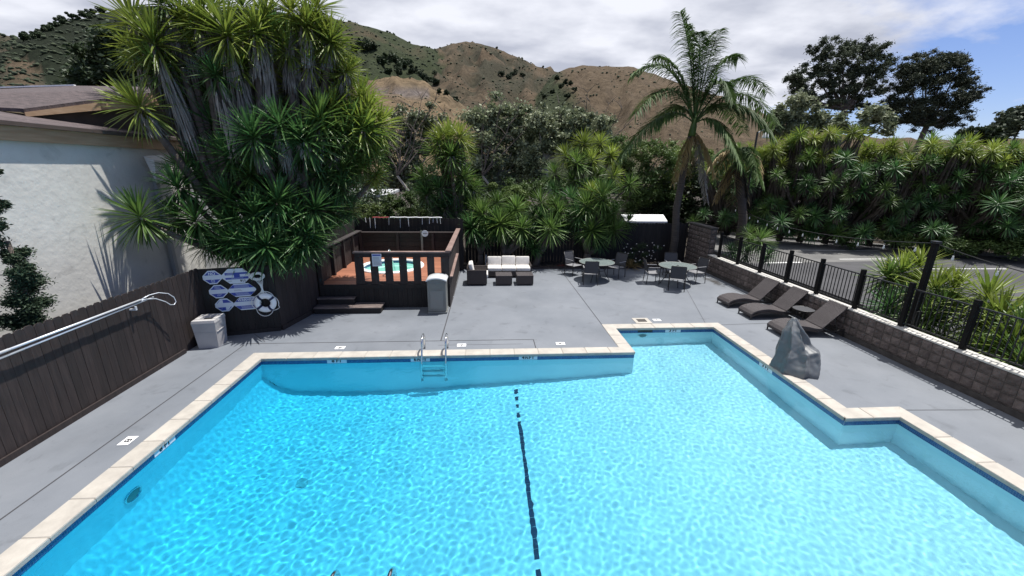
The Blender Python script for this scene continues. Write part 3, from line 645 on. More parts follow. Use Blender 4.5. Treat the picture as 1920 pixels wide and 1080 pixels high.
# ================================================================ SIGNS on the enclosure
sd = Vector((1.55, .41, 0)).normalized(); sn = Vector((sd.y, -sd.x, 0)); SO = Vector((-7.02, 10.08, 0))
SM = Matrix((sd, Vector((0, 0, 1)), sn)).transposed().to_4x4()
def sgn(x, z, off): return SO+sd*x+Vector((0, 0, z))+sn*off
def octa(w, h, c): return [(-w/2+c, -h/2), (w/2-c, -h/2), (w/2, -h/2+c), (w/2, h/2-c), (w/2-c, h/2), (-w/2+c, h/2), (-w/2, h/2-c), (-w/2, -h/2+c)]
def signrow(x0, z, kind, label):
    t = thing('safety_sign', label, 'sign', sgn(x0+.5, z, .03), group='blue and white pool safety signs on the enclosure')
    base = t.location
    def P(nm, poly, cx_, z0, z1, mat):
        T = Matrix.Translation(sgn(cx_, z, .02)) @ SM; MB().prism(poly, z0, z1, T).build(nm, mat, t)
    xa = x0+.19; xb = x0+.70; hh = .34
    P('panel', octa(.40, hh, .125), xa, 0, .008, 'sign_white'); P('panel', octa(.62, hh+(.04 if kind == 0 else 0), .15), xb, 0, .0085, 'sign_white')
    def trap(cx_, w, zc, up, mat='blue_print', nm='print', hgt=.085, c=.115):
        s = 1 if up else -1; w2 = w/2
        P(nm, [(-w2+.03, zc), (w2-.03, zc), (w2-.03-c*.75, zc+s*hgt), (-w2+.03+c*.75, zc+s*hgt)][::s], cx_, .0088, .0100, mat)
    def txt(s_, size, cx_, zc, mat):
        me = textmesh(s_, size, mat, bold=.003); me.transform(SM); link('lettering', me, t, sgn(cx_, z+zc, .031)-base)
    def lines(cx_, w, zc, n_, mat, dz=.022):
        mb = MB(); T = Matrix.Translation(sgn(cx_, z, .02)) @ SM
        for k in range(n_): mb.box((-w/2+random.uniform(0, .04), zc-k*dz-.003, .0101), (w/2-random.uniform(0, .05), zc-k*dz+.003, .0112), T)
        mb.build('text_lines', mat, t, kind='stuff')
    if kind == 0:
        trap(xa, .38, .055, True); trap(xa, .38, -.055, False)
        txt('NO', .095, xa, .09, 'sign_white')
        T = Matrix.Translation(sgn(xa, z-.093, .0305)) @ SM
        MB().tube([T @ Vector((.036*math.cos(2*math.pi*i/20), .036*math.sin(2*math.pi*i/20), 0)) for i in range(20)], .005, 4, closed=True).build('ring', 'sign_white', t)
        mb = MB(); 
        for s in (-1, 1): beam(mb, T @ Vector((-.03, -.03*s, 0)), T @ Vector((.03, .03*s, 0)), .008, .004)
        mb.build('cross', 'sign_white', t)
        P('print', [(-.24, -.08), (.26, -.08), (.26, .09), (-.24, .09)], xb, .0088, .0100, 'blue_print')
        P('print', [(-.24, -.035), (-.05, -.035), (-.05, .03), (-.24, .03)], xb, .0101, .0108, 'sign_white')
        P('print', [(.08, -.02), (.26, -.02), (.26, .045), (.08, .045)], xb, .0101, .0108, 'sign_white')
        lines(xb-.12, .22, .07, 2, 'sign_white'); lines(xb, .3, -.055, 1, 'sign_white'); lines(xb-.14, .14, -.115, 2, 'can_panel')
        txt('911', .085, xb+.13, -.13, 'ink')
    else:
        trap(xa, .38, .055, True); trap(xa, .38, -.055, False); trap(xb, .60, .055, True); trap(xb, .60, -.055, False)
        if kind == 2:
            txt('WARNING', .085, xb, .097, 'sign_white')
            P('print', [(-.14, .056), (-.02, .056), (-.02, .135), (-.07, .135)], xa, .0101, .0108, 'sign_white')
            P('print', [(.02, -.056), (.13, -.056), (.07, -.135), (.02, -.135)][::-1], xa, .0101, .0108, 'sign_white')
            lines(xa-.06, .08, -.08, 2, 'sign_white')
        else:
            lines(xa, .16, .115, 3, 'sign_white', .02); lines(xb, .34, .118, 3, 'sign_white', .022); lines(xb-.1, .22, .012, 2, 'can_panel'); lines(xa, .14, -.08, 2, 'sign_white')
        lines(xb, .34, -.078, 3, 'sign_white', .02)
signrow(.10, 1.56, 0, 'top blue and white sign with NO, a crossed circle and 911')
signrow(.17, 1.19, 1, 'middle blue and white sign with small lines of text')
signrow(.24, .83, 2, 'bottom blue and white sign that reads WARNING')
# life ring and throw rope
rc = sgn(1.355, .825, .09)
t = thing('life_ring', 'white life ring with navy straps hung on the enclosure', 'life ring', rc)
T = Matrix.Translation(rc) @ SM
MB().tube([T @ Vector((.185*math.cos(2*math.pi*i/32), .185*math.sin(2*math.pi*i/32), 0)) for i in range(32)], .072, 12, closed=True).build('ring', 'white_paint', t, smooth=True)
for k in range(4):
    a = R(35+90*k); c, s_ = math.cos(a), math.sin(a); tn = Vector((-s_, c, 0))
    m = MB(); pts = []
    for q in range(17):
        b = 2*math.pi*q/16; rr = .185+.077*math.cos(b); pts.append(Vector((rr*c, rr*s_, .077*math.sin(b))))
    for q in range(16): m.add([T @ (pts[q]-tn*.027), T @ (pts[q+1]-tn*.027), T @ (pts[q+1]+tn*.027), T @ (pts[q]+tn*.027)], [(0, 1, 2, 3)])
    m.build('strap', 'navy', t, smooth=True)
    b1 = a; b2_ = a+R(90); m = MB(); pp = []
    for q in range(13):
        u = q/12; an = b1+(b2_-b1)*u; rr = .262+.045*math.sin(math.pi*u)+(.05*math.sin(math.pi*u) if -2.6 < (an if an < math.pi else an-2*math.pi) < -.4 else 0)
        pp.append(T @ Vector((rr*math.cos(an), rr*math.sin(an), .02)))
    m.tube(pp, .009, 6); m.build('grab_rope', 'rope', t, smooth=True)
kc = sgn(1.275, 1.53, .07); T = Matrix.Translation(kc) @ SM
t = thing('throw_rope', 'coiled white throw rope on a hook above the life ring', 'rope', kc)
m = MB(); pp = []
for i in range(150):
    a = i*.42; rr = .11+.03*math.sin(i*.37)+.012*random.random(); pp.append(T @ Vector((rr*math.cos(a)*1.1, rr*math.sin(a)*.7+.01, .01+.035*math.sin(i*.21)+.02)))
m.tube(pp, .0095, 5); m.build('coil', 'rope', t, smooth=True)
for k in range(5):
    m = MB(); x = -.03+k*.018; m.tube([T @ Vector((-.10+.05*k, -.03, .03)), T @ Vector((-.02+.03*k, -.14, .035)), T @ Vector((.03+.012*k, -.24, .03)), T @ Vector((.05+.006*k, -.33, .03)), T @ Vector((.055+(k-2)*.022, -.46-.01*k, .03))], .008, 5); m.build('tail', 'rope', t, smooth=True)
m = MB().tube([T @ Vector((.05, -.36, .03)), T @ Vector((-.05, -.50, .03))], .008, 5); m.build('tail', 'rope', t)
m = MB().tube([T @ Vector((.06, -.36, .03)), T @ Vector((.19, -.50, .03))], .008, 5); m.build('tail', 'rope', t)
# poles on the left fence
for (a, b, r, lb) in (((-6.93, 3.0, 1.61), (-6.93, 8.22, 1.60), .021, 'upper of two long aluminium poles on the left fence, with a bent hook'), ((-6.94, 3.0, 1.50), (-6.94, 8.55, 1.555), .017, 'lower of two long aluminium poles on the left fence')):
    t = thing('telescopic_pole', lb, 'pole', (-6.93, 5.6, 1.55), group='aluminium poles on the left fence')
    a = Vector(a); b = Vector(b); mid = a.lerp(b, .55)
    MB().tube([a, mid], r, 10).build('shaft', 'alu', t, smooth=True); MB().tube([mid, b], r*.85, 10).build('shaft', 'alu', t, smooth=True)
    if r > .02:
        pts = [(0, 8.22, 1.60), (0, 8.45, 1.63), (.06, 8.62, 1.63), (.12, 8.78, 1.56), (.13, 8.90, 1.44), (.13, 8.93, 1.33), (.12, 8.88, 1.28), (.1, 8.80, 1.30), (.07, 8.72, 1.40), (.03, 8.55, 1.52), (.0, 8.35, 1.575), (0, 8.22, 1.585)]
        MB().tube([(-6.93+x, y, z) for x, y, z in pts], .009, 6).build('hook', 'alu', t, smooth=True)
for y in (4.6, 8.05): 
    tag(MB().box((-7.028, y-.02, 1.44), (-6.905, y+.02, 1.47)).box((-6.925, y-.02, 1.47), (-6.905, y+.02, 1.52)).build('pole_bracket', 'alu'), 'small metal bracket holding the poles, ' + ('near' if y < 5 else 'far')+' one on the left fence', 'bracket', 'pole brackets')
# pale hamper-shaped bin
t = thing('square_bin', 'pale plastic square waste bin with open lid in the fence corner', 'bin', (-6.68, 9.62, 0), R(8))
m = MB(); m.box((-.21, -.23, 0), (.21, .23, .62), taper=-.035); m.build('body', 'offwhite', t, local=True)
m = MB(); m.box((-.25, -.27, .622), (.25, .27, .645)); m.build('lip', 'offwhite', t, local=True)
for a, b in (((-.25, -.27), (.25, -.13)), ((-.25, .13), (.25, .27)), ((-.25, -.13), (-.13, .13)), ((.13, -.13), (.25, .13))):
    MB().box((*a, .646), (*b, .705), taper=.012).build('lid_side', 'offwhite', t, local=True)
MB().box((-.15, -.15, .60), (.15, .15, .648)).build('opening', 'ink', t, local=True)
m = MB().box((-.2, -.262, .40), (.2, -.25, .415)).box((.235, -.22, .40), (.247, .22, .415)); m.build('seam', 'offwhite', t, local=True, kind='stuff')
# grey dome-top bin
t = thing('dome_top_bin', 'tall grey litter bin with pale domed top by the spa deck', 'bin', (-1.47, 11.9, 0))
MB().rbox((-.29, -.29, .0), (.29, .29, .07), .02).build('base', 'can_grey', t, local=True)
MB().rbox((-.275, -.275, .07), (.275, .275, 1.0), .03).build('body', 'can_grey', t, local=True)
MB().rbox((-.19, -.288, .17), (.19, -.27, .72), .008).build('door_panel', 'can_panel', t, local=True)
MB().rbox((-.17, -.286, .80), (.17, -.27, .955), .006).build('flap', 'can_grey', t, local=True)
m = MB(); K = 14
for i in range(K+1):
    u = -1+2*i/K; z = 1.0+.13*math.sqrt(max(0, 1-u*u*.92)); m.v += [(u*.30, -.31, z), (u*.30, .31, z)]
    m.v += [(u*.30, -.31, z-.05 if abs(u) < .95 else z-.03), (u*.30, .31, z-.05 if abs(u) < .95 else z-.03)]
for i in range(K):
    a = i*4; b = a+4; m.f += [(a, b, b+1, a+1), (a+2, a+3, b+3, b+2), (a, a+2, b+2, b), (a+1, b+1, b+3, a+3)]; m.mi += [0]*4
m.build('dome', 'dome_grey', t, local=True, smooth=True)
m = MB(); m.prism([(-.27, 0)]+[(.27*math.cos(math.pi-math.pi*i/14), .10*math.sin(math.pi*i/14)) for i in range(1, 14)]+[(.27, 0)], -.27, .27, Matrix.Translation((0, 0, .985)) @ Matrix.Rotation(R(90), 4, 'X'))
m.build('hood', 'can_grey', t, local=True)

# ================================================================ RIGHT BLOCK WALL
WX, WT, WZ = 9.5, .26, .78
bw = thing('block_wall', 'low split-face block wall along the right side of the deck', 'wall', (9.6, 10, 0))
MB().box((WX+.015, 2.5, 0), (WX+WT, 16.6, WZ-.03)).build('core', 'mortar', bw)
MB().box((WX-.0, 2.5, 0), (WX+.014, 16.6, .125)).build('footing', 'mortar', bw)
MB().box((WX-.004, 2.5, WZ-.03), (WX+WT+.02, 16.6, WZ)).build('cap', 'wallcap', bw)
bvar = []
for k in range(6):
    bm = bmesh.new(); bmesh.ops.create_grid(bm, x_segments=4, y_segments=4, size=.5)
    vs = []
    for v in bm.verts:
        e = max(abs(v.co.x), abs(v.co.y)) > .49; dz = 0 if e else random.uniform(.006, .020)
        vs.append((-.022-dz+.022*(1 if e else 0), v.co.x*.205, v.co.y*.192))
    bm.verts.index_update(); fs = [[v.index for v in f.verts][::-1] for f in bm.faces]; bm.free()
    me = bpy.data.meshes.new('block'); me.from_pydata(vs, [], fs); me.materials.append(M['block']); me.update(); bvar.append(me)
ny_ = 0
for r in range(3):
    for i in range(64):
        y = 3.2+i*.2165
        if y > 16.55: break
        link('block', random.choice(bvar), bw, (WX+.012-9.6, y-10, .128+.102+r*.204))
# taller end piece
ew = thing('block_wall', 'taller block wall piece closing the far right corner of the deck', 'wall', (9.6, 17.6, 0))
MB().box((WX+.015, 16.62, 0), (WX+.28, 18.55, 1.86)).build('core', 'mortar', ew); MB().box((WX-.02, 16.6, 1.863), (WX+.31, 18.6, 1.92)).build('cap', 'mortar', ew)
for r in range(9):
    for i in range(9): link('block', random.choice(bvar), ew, (WX+.012-9.6, 16.72+i*.2165-17.6, .102+r*.204))
for r in range(9): link('block', bvar[r % 6], ew, (WX+.14-9.6, 16.632-17.6, .102+r*.204), (0, 0, R(90)))
# fence on the wall
ifn = thing('picket_fence', 'black metal picket fence with square posts on top of the block wall', 'fence', (9.66, 10, WZ))
FX = 9.67
py = [16.05, 14.75, 13.42, 12.1, 10.85, 9.55, 8.30, 7.02, 5.75, 4.45, 3.15]
pm = bpy.data.meshes.new('picket'); q = MB().box((-.008, -.008, 0), (.008, .008, .80)); pm.from_pydata(q.v, [], q.f); pm.materials.append(M['black_metal'])
for a, b in zip(py, py[1:]):
    MB().box((FX-.044, a-.044, WZ), (FX+.044, a+.044, WZ+1.05)).build('post', 'black_wood', ifn)
    for z in (WZ+.08, WZ+.90): MB().box((FX-.014, b+.045, z), (FX+.014, a-.045, z+.028)).build('rail', 'black_metal', ifn)
    n = 11
    for k in range(n): link('picket', pm, ifn, (FX-9.66, a-(a-b)*(k+1)/(n+1)-10, .10))
# tall pole with lights
t = thing('light_pole', 'tall black square pole behind the fence carrying the string lights', 'pole', (9.98, 8.35, 0))
MB().box((9.93, 8.30, -.06), (10.03, 8.40, 2.72)).build('shaft', 'black_wood', t); MB().box((9.91, 8.28, 2.721), (10.05, 8.42, 2.77)).build('cap', 'black_metal', t)
MB().box((9.91, 8.24, .3), (10.05, 8.29, 1.15)).build('bracket', 'black_metal', t)
def cable(a, b, sag, nb, label, grp='string lights around the deck'):
    t = thing('string_light', label, 'string lights', a, group=grp); a = Vector(a); b = Vector(b)
    f_ = lambda u: a.lerp(b, u)-Vector((0, 0, sag*4*u*(1-u)))
    MB().tube([f_(i/24) for i in range(25)], .010, 5).build('cable', 'black_metal', t)
    for k in range(nb):
        p = f_((k+.5)/nb); MB().tube([p, p-Vector((0, 0, .11))], .007, 4).build('drop', 'black_metal', t)
        p = p-Vector((0, 0, .11)); MB().tube([p, p-Vector((0, 0, .03)), p-Vector((0, 0, .06)), p-Vector((0, 0, .09)), p-Vector((0, 0, .11))], [.012, .014, .024, .024, .006], 8).build('bulb', 'bulb', t, smooth=True)
M['bulb'] = MAT('clear bulb glass', (.55, .56, .55), None, .08)
cable((9.98, 8.35, 2.72), (13.3, 21.5, 2.45), .42, 13, 'string of bulbs from the tall pole back towards the palms')
cable((9.98, 8.35, 2.72), (9.95, 4.2, 2.45), .15, 5, 'string of bulbs from the tall pole running towards the viewer')
# ================================================================ FURNITURE
def make_chair(label, loc, rz):
    """faces +y"""
    t = thing('patio_chair', label, 'chair', loc, rz, 'mesh patio chairs round the glass tables')
    w = .27
    for s in (-1, 1):
        MB().tube([(s*w, .24, 0), (s*w, .23, .40), (s*w, .24, .60), (s*w, .20, .635), (s*w, -.22, .655)], .014, 8).build('front_leg', 'frame_metal', t, local=True, smooth=True)
        MB().tube([(s*w, -.24, 0), (s*(w-.0), -.20, .43), (s*(w-.015), -.25, .66), (s*(w-.02), -.33, .93)], .014, 8).build('rear_leg', 'frame_metal', t, local=True, smooth=True)
        MB().rbox((s*w-.022, -.20, .652), (s*w+.022, .22, .675), .006).build('armrest', 'sling_seat', t, local=True)
        MB().tube([(s*w, .23, .41), (s*w, -.20, .42)], .012, 6).build('side_rail', 'frame_metal', t, local=True)
    m = MB(); K = 6; ys_ = [.25, .20, .1, 0, -.1, -.2]; zs = [.425, .445, .435, .425, .42, .43]
    m.v = [(x, y, z) for y, z in zip(ys_, zs) for x in (-.255, .255)]+[(x, y, z-.008) for y, z in zip(ys_, zs) for x in (-.255, .255)]
    for i in range(5): a = 2*i; m.f += [(a, a+1, a+3, a+2), (a+12, a+14, a+15, a+13)]; m.mi += [0, 0]
    m.f += [(0, 12, 13, 1), (10, 11, 23, 22)]; m.mi += [0, 0]
    m.build('seat', 'sling_seat', t, local=True)
    m = MB(); pr_ = [(-.205, .46), (-.235, .58), (-.27, .72), (-.315, .86), (-.345, .94)]
    m.v = [(x, y, z) for y, z in pr_ for x in (-.25, .25)]+[(x, y-.010, z+.003) for y, z in pr_ for x in (-.25, .25)]
    for i in range(4): a = 2*i; m.f += [(a, a+2, a+3, a+1), (a+10, a+11, a+13, a+12)]; m.mi += [0, 0]
    m.f += [(0, 1, 11, 10), (8, 18, 19, 9), (0, 10, 12, 2), (1, 3, 13, 11)]; m.mi += [0]*4
    m.build('backrest', 'sling', t, local=True)
    MB().tube([(-.25, -.345, .945), (.25, -.345, .945)], .013, 6).build('back_rail', 'frame_metal', t, local=True)
    return t
def face(x, y, tx, ty): return math.atan2(-(tx-x), ty-y)
T1 = (4.36, 15.45); T2 = (7.30, 14.72)
def lbl(w, t_): return f'dark mesh patio chair {w} of the {t_} glass table'
ch0 = make_chair(lbl('in front', 'left'), (3.98, 14.86, 0), face(3.98, 14.86, 4.15, T1[1]+.6))
def chair(x, y, tt, w, tn, tw=0): dup(ch0, (x, y, 0), face(x, y, *tt)+tw, lbl(w, tn))
chair(3.62, 16.28, T1, 'behind and left', 'left', -.15); chair(5.32, 15.88, T1, 'to the right', 'left', .25)
chair(6.98, 13.98, T2, 'in front', 'right'); chair(6.42, 14.95, T2, 'to the left', 'right', .1); chair(7.62, 15.85, T2, 'behind', 'right', .1); chair(8.22, 15.0, T2, 'to the right', 'right')
def make_table(label, loc, rz=0):
    t = thing('patio_table', label, 'table', loc, rz, 'round glass patio tables')
    m = MB(); s = 48; prof = [(0, .722), (.665, .722), (.672, .726), (.672, .732), (.665, .735), (0, .735)]
    m.v = [(r*math.cos(2*math.pi*i/s), r*math.sin(2*math.pi*i/s), z) for r, z in prof[1:5] for i in range(s)]
    for k in range(3):
        for i in range(s): m.f.append((k*s+i, k*s+(i+1) % s, (k+1)*s+(i+1) % s, (k+1)*s+i)); m.mi.append(0)
    m.f += [tuple(range(s))[::-1], tuple(range(3*s, 4*s))]; m.mi += [0, 0]
    m.build('glass_top', 'table_glass', t, local=True)
    MB().tube([(.682*math.cos(2*math.pi*i/48), .682*math.sin(2*math.pi*i/48), .728) for i in range(48)], .014, 6, closed=True).build('rim', 'can_grey', t, local=True, smooth=True)
    for k in range(4):
        a = math.pi/4+k*math.pi/2; c, s_ = math.cos(a), math.sin(a)
        MB().tube([(r*c, r*s_, z) for r, z in ((.56, 0), (.54, .08), (.40, .25), (.33, .42), (.42, .6), (.58, .70))], .015, 8).build('leg', 'frame_metal', t, local=True, smooth=True)
    MB().tube([(.34*math.cos(2*math.pi*i/24), .34*math.sin(2*math.pi*i/24), .42) for i in range(24)], .011, 6, closed=True).build('brace_ring', 'frame_metal', t, local=True)
    MB().tube([(.035*math.cos(2*math.pi*i/12), .035*math.sin(2*math.pi*i/12), .74) for i in range(12)], .008, 5, closed=True).build('umbrella_hole', 'frame_metal', t, local=True)
    return t
tb0 = make_table('left round glass patio table by the flowering bush', (*T1, 0), .2); dup(tb0, (*T2, 0), .5, 'right round glass patio table near the block wall')
# sofa group
def wick(m): return m
t = thing('garden_sofa', 'three-seat dark wicker sofa with cream cushions against the planter', 'sofa', (.91, 16.15, 0), group=None)
MB().rbox((.03, 15.80, .06), (1.80, 16.66, .27), .02).build('seat_base', 'wicker', t)
MB().rbox((.03, 16.52, .27), (1.80, 16.68, .66), .02).build('back_frame', 'wicker', t)
MB().rbox((.0, 15.82, .06), (.045, 16.66, .50), .01).build('arm', 'wicker', t); MB().rbox((1.785, 15.82, .06), (1.83, 16.66, .50), .01).build('arm', 'wicker', t)
for k in range(3):
    x0 = .05+k*.578
    MB().rbox((x0+.006, 15.80, .275), (x0+.572, 16.42, .42), .04).build('seat_cushion', 'cushion', t, smooth=True)
    Tm = Matrix.Translation((x0+.29, 16.42, .565+(.025 if k == 1 else 0))) @ Matrix.Rotation(R(-12), 4, 'X')
    MB().rbox((-.283, -.07, -.19), (.283, .07, .19), .045, Tm).build('back_cushion', 'cushion', t, smooth=True)
for x in (.08, 1.75):
    for y in (15.87, 16.6): MB().box((x-.025, y-.025, 0), (x+.025, y+.025, .06)).build('foot', 'frame_metal', t)
t = thing('garden_armchair', 'dark wicker armchair with cream cushions seen from its side', 'armchair', (-.35, 15.05, 0))
MB().rbox((-.70, 14.68, .05), (.02, 14.75, .60), .012).build('arm', 'wicker', t); MB().rbox((-.70, 15.42, .05), (.02, 15.49, .60), .012).build('arm', 'wicker', t)
MB().rbox((-.72, 14.755, .05), (-.64, 15.415, .66), .012).build('back_frame', 'wicker', t); MB().rbox((-.64, 14.755, .05), (.03, 15.415, .27), .012).build('seat_base', 'wicker', t)
MB().rbox((-.52, 14.76, .275), (.07, 15.41, .43), .04).build('seat_cushion', 'cushion', t, smooth=True)
MB().rbox((-.09, -.30, -.20), (.06, .30, .22), .04, Matrix.Translation((-.54, 15.08, .60)) @ Matrix.Rotation(R(-10), 4, 'Y')).build('back_cushion', 'cushion', t, smooth=True)
def ottoman(x0, x1, label):
    t = thing('wicker_ottoman', label, 'ottoman', ((x0+x1)/2, 14.95, 0), group='pair of wicker ottomans')
    MB().rbox((x0, 14.66, .04), (x1, 15.26, .355), .012).build('body', 'wicker', t); MB().rbox((x0-.004, 14.656, .357), (x1+.004, 15.264, .385), .008).build('top', 'wicker_top', t)
    for x in (x0+.04, x1-.04):
        for y in (14.7, 15.2): MB().box((x-.02, y-.02, 0), (x+.02, y+.02, .04)).build('foot', 'frame_metal', t)
ottoman(.36, .97, 'left square wicker ottoman in front of the cream sofa'); ottoman(1.15, 1.77, 'right square wicker ottoman in front of the cream sofa')
# chaises (foot at -x, head at +x)
def chaise(loc, rz, label):
    t = thing('chaise_longue', label, 'sun lounger', loc, rz, 'dark wicker sun loungers along the block wall')
    w = .31
    def strip(pts, th, name, mat):
        m = MB(); n = len(pts)
        for x, z in pts: m.v += [(x, -w, z), (x, w, z), (x, -w, z-th), (x, w, z-th)]
        for i in range(n-1):
            a = 4*i; b = a+4; m.f += [(a, b, b+1, a+1), (a+2, a+3, b+3, b+2), (a, a+2, b+2, b), (a+1, b+1, b+3, a+3)]; m.mi += [0]*4
        m.f += [(0, 1, 3, 2), (4*n-4, 4*n-2, 4*n-1, 4*n-3)]; m.mi += [0, 0]
        m.build(name, mat, t, local=True)
    seat = [(-.02, .17), (.05, .24), (.16, .285), (.32, .315), (.5, .325), (.68, .30), (.84, .26), (.98, .245), (1.08, .255)]
    strip(seat, .06, 'seat', 'wicker_top')
    strip([(1.06, .27), (1.15, .36), (1.27, .49), (1.40, .62), (1.53, .75), (1.62, .85)], .03, 'backrest', 'wicker_top')
    for s in (-1, 1):
        MB().tube([(-.0, s*(w-.02), .0), (-.0, s*(w-.02), .18)], .02, 6).build('leg', 'frame_metal', t, local=True)
        MB().tube([(.95, s*(w-.02), .2), (1.1, s*(w-.02), .16), (1.40, s*(w-.02), .15), (1.72, s*(w-.02), .22)], .026, 6).build('side_rail', 'frame_metal', t, local=True)
        MB().tube([(1.65, s*(w-.02), .2), (1.70, s*(w-.02), .0)], .02, 6).build('leg', 'frame_metal', t, local=True)
        MB().tube([(1.36, s*(w-.06), .57), (1.52, s*(w-.06), .19)], .012, 5).build('back_strut', 'frame_metal', t, local=True)
    for x, z in ((1.2, .16), (1.42, .155), (1.6, .185)): MB().box((x-.02, -w+.03, z-.012), (x+.02, w-.03, z+.012)).build('crossbar', 'frame_metal', t, local=True)
    strip([(0, .13), (.3, .255), (.6, .25), (.95, .195)], .05, 'lower_frame', 'wicker')
    return t
c0 = chaise((7.72, 12.17, 0), R(3), 'farthest dark wicker sun lounger by the block wall')
dup(c0, (7.80, 11.12, 0), R(1), 'middle dark wicker sun lounger, left of the round side table'); dup(c0, (7.80, 9.80, 0), R(-1), 'nearest dark wicker sun lounger, behind the covered lift')
t = thing('side_table', 'small round metal side table between two sun loungers', 'side table', (9.08, 10.48, 0))
MB().disc((9.08, 10.48, .44), .27, .012, 32).build('top', 'sling', t)
MB().tube([(9.08+.275*math.cos(2*math.pi*i/32), 10.48+.275*math.sin(2*math.pi*i/32), .446) for i in range(32)], .011, 6, closed=True).build('rim', 'frame_metal', t, smooth=True)
for k in range(3):
    a = 2*math.pi*k/3; MB().tube([(9.08+.24*math.cos(a), 10.48+.24*math.sin(a), 0), (9.08+.12*math.cos(a), 10.48+.12*math.sin(a), .2), (9.08+.2*math.cos(a), 10.48+.2*math.sin(a), .44)], .011, 6).build('leg', 'frame_metal', t)
# covered pool lift
t = thing('covered_pool_lift', 'pool lift under a grey creased tarp at the pool edge', 'covered lift', (6.84, 7.85, 0))
rings = [(0.0, 6.84, 7.82, .36, .57), (.10, 6.86, 7.80, .385, .59), (.28, 6.89, 7.78, .375, .58), (.45, 6.89, 7.78, .35, .54), (.60, 6.87, 7.80, .33, .51), (.74, 6.84, 7.84, .29, .46), (.88, 6.81, 7.88, .245, .38), (1.0, 6.78, 7.92, .185, .28), (1.08, 6.755, 7.95, .12, .17), (1.13, 6.74, 7.97, .05, .07)]
azs = [0, 22, 48, 80, 118, 158, 188, 214, 236, 256, 276, 296, 314, 334, 348]
lv = [(0, [.42, .44, .46, .52, .50, .42, .40, .52, .46, .60, .52, .62, .50, .60, .46]),
      (.13, [.44, .43, .44, .50, .50, .40, .40, .51, .43, .59, .50, .62, .47, .61, .47]),
      (.34, [.47, .42, .40, .44, .44, .36, .36, .45, .37, .51, .41, .54, .40, .57, .52]),
      (.50, [.49, .38, .36, .39, .38, .32, .33, .40, .31, .45, .34, .52, .42, .54, .50]),
      (.58, [.40, .31, .32, .35, .34, .29, .30, .37, .28, .40, .30, .40, .13, .26, .36]),
      (.80, [.25, .22, .24, .27, .26, .23, .24, .29, .21, .30, .22, .33, .05, .14, .30]),
      (.98, [.13, .13, .15, .17, .16, .15, .16, .19, .14, .19, .14, .18, .07, .10, .15]),
      (1.10, [.05, .05, .06, .07, .07, .06, .07, .08, .06, .08, .06, .07, .04, .05, .06])]
m = MB(); s = len(azs); rt_ = random.Random(4)
for k, (z, rr_) in enumerate(lv):
    u = z/1.15; cx_ = 6.84-.10*u; cy_ = 7.84+.13*u
    for a, r_ in zip(azs, rr_):
        a = R(a-48+16*math.sin(3*u)); r_ *= 1+rt_.uniform(-.07, .07); m.v.append((cx_+r_*.92*math.cos(a), cy_+r_*1.0*math.sin(a), max(0, z+(rt_.uniform(-.035, .035) if 0 < k < 7 else 0))))
m.v.append((6.735, 7.975, 1.155)); top_ = len(m.v)-1
m.f = [(k*s+i, k*s+(i+1) % s, (k+1)*s+(i+1) % s, (k+1)*s+i) for k in range(len(lv)-1) for i in range(s)]+[((len(lv)-1)*s+i, (len(lv)-1)*s+(i+1) % s, top_) for i in range(s)]; m.mi = [0]*len(m.f)
o = m.build('tarp', 'tarp', t, smooth=True); cr_ = o.data.attributes.new('crease_edge', 'FLOAT', 'EDGE')
for e in o.data.edges:
    a_, b_ = sorted(e.vertices)
    if b_-a_ == s and a_ % s in (3, 7, 9, 11, 12, 13): cr_.data[e.index].value = .75
    elif a_//s == b_//s == 3 and a_ % s in (11, 12, 13, 14, 0): cr_.data[e.index].value = .8
md = o.modifiers.new('s', 'SUBSURF'); md.levels = md.render_levels = 3
tx_ = bpy.data.textures.new('crumple', 'CLOUDS'); tx_.noise_scale = .22; tx_.noise_depth = 2; dm_ = o.modifiers.new('d', 'DISPLACE'); dm_.texture = tx_; dm_.strength = .07; dm_.mid_level = .5
MB().box((6.60, 7.5, 0), (7.05, 8.2, .018)).build('base_plate', 'black_metal', t)
T = Matrix.Translation((6.735, 7.845, .93)) @ Matrix.Rotation(R(60), 4, 'X'); MB().prism([(.018*math.cos(i), .018*math.sin(i)) for i in range(6)], 0, .006, T).build('tag', 'white_paint', t)

# ================================================================ BUILDING on the left
bd = thing('stucco_building', 'pale grey stucco building with brown shingle roof beyond the left fence', 'building', (-11, 9, 0))
MB().box((-15, 0, -.06), (-8.7, 12.9, 4.70)).build('wall', 'stucco', bd)
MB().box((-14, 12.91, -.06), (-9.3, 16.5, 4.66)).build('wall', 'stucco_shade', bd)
MB().box((-8.695, 0, 4.60), (-8.60, 13.0, 4.86)).build('fascia', 'tan_wood', bd)
MB().box((-8.69, 0, 4.862), (-8.52, 13.05, 4.93)).build('gutter', 'brown_trim', bd)
# shingle courses of the lower roof
for k in range(9):
    x0 = -8.56-k*.17; z0 = 4.94+k*.034
    MB().add([(x0, 0, z0), (x0, 13.1, z0), (x0-.19, 13.1, z0+.040), (x0-.19, 0, z0+.040), (x0, 0, z0-.02), (x0, 13.1, z0-.02), (x0-.19, 13.1, z0+.012), (x0-.19, 0, z0+.012)], [(0, 1, 2, 3), (4, 5, 1, 0), (7, 6, 5, 4), (0, 3, 7, 4), (1, 5, 6, 2)]).build('shingle_course', 'shingle', bd)
A = Vector((-9.7, 9.9, 5.31)); B = Vector((-8.50, 13.0, 6.25)); C_ = Vector((-15.4, 16.25, 6.78)); D_ = Vector((-9.0, 13.7, 6.40)); E_ = Vector((-15.2, 14.95, 6.44)); F_ = Vector((-12.1, 9.0, 5.34))
m = MB(); dz = Vector((0, 0, .07))
P6 = [A, B, D_, C_, E_, F_]
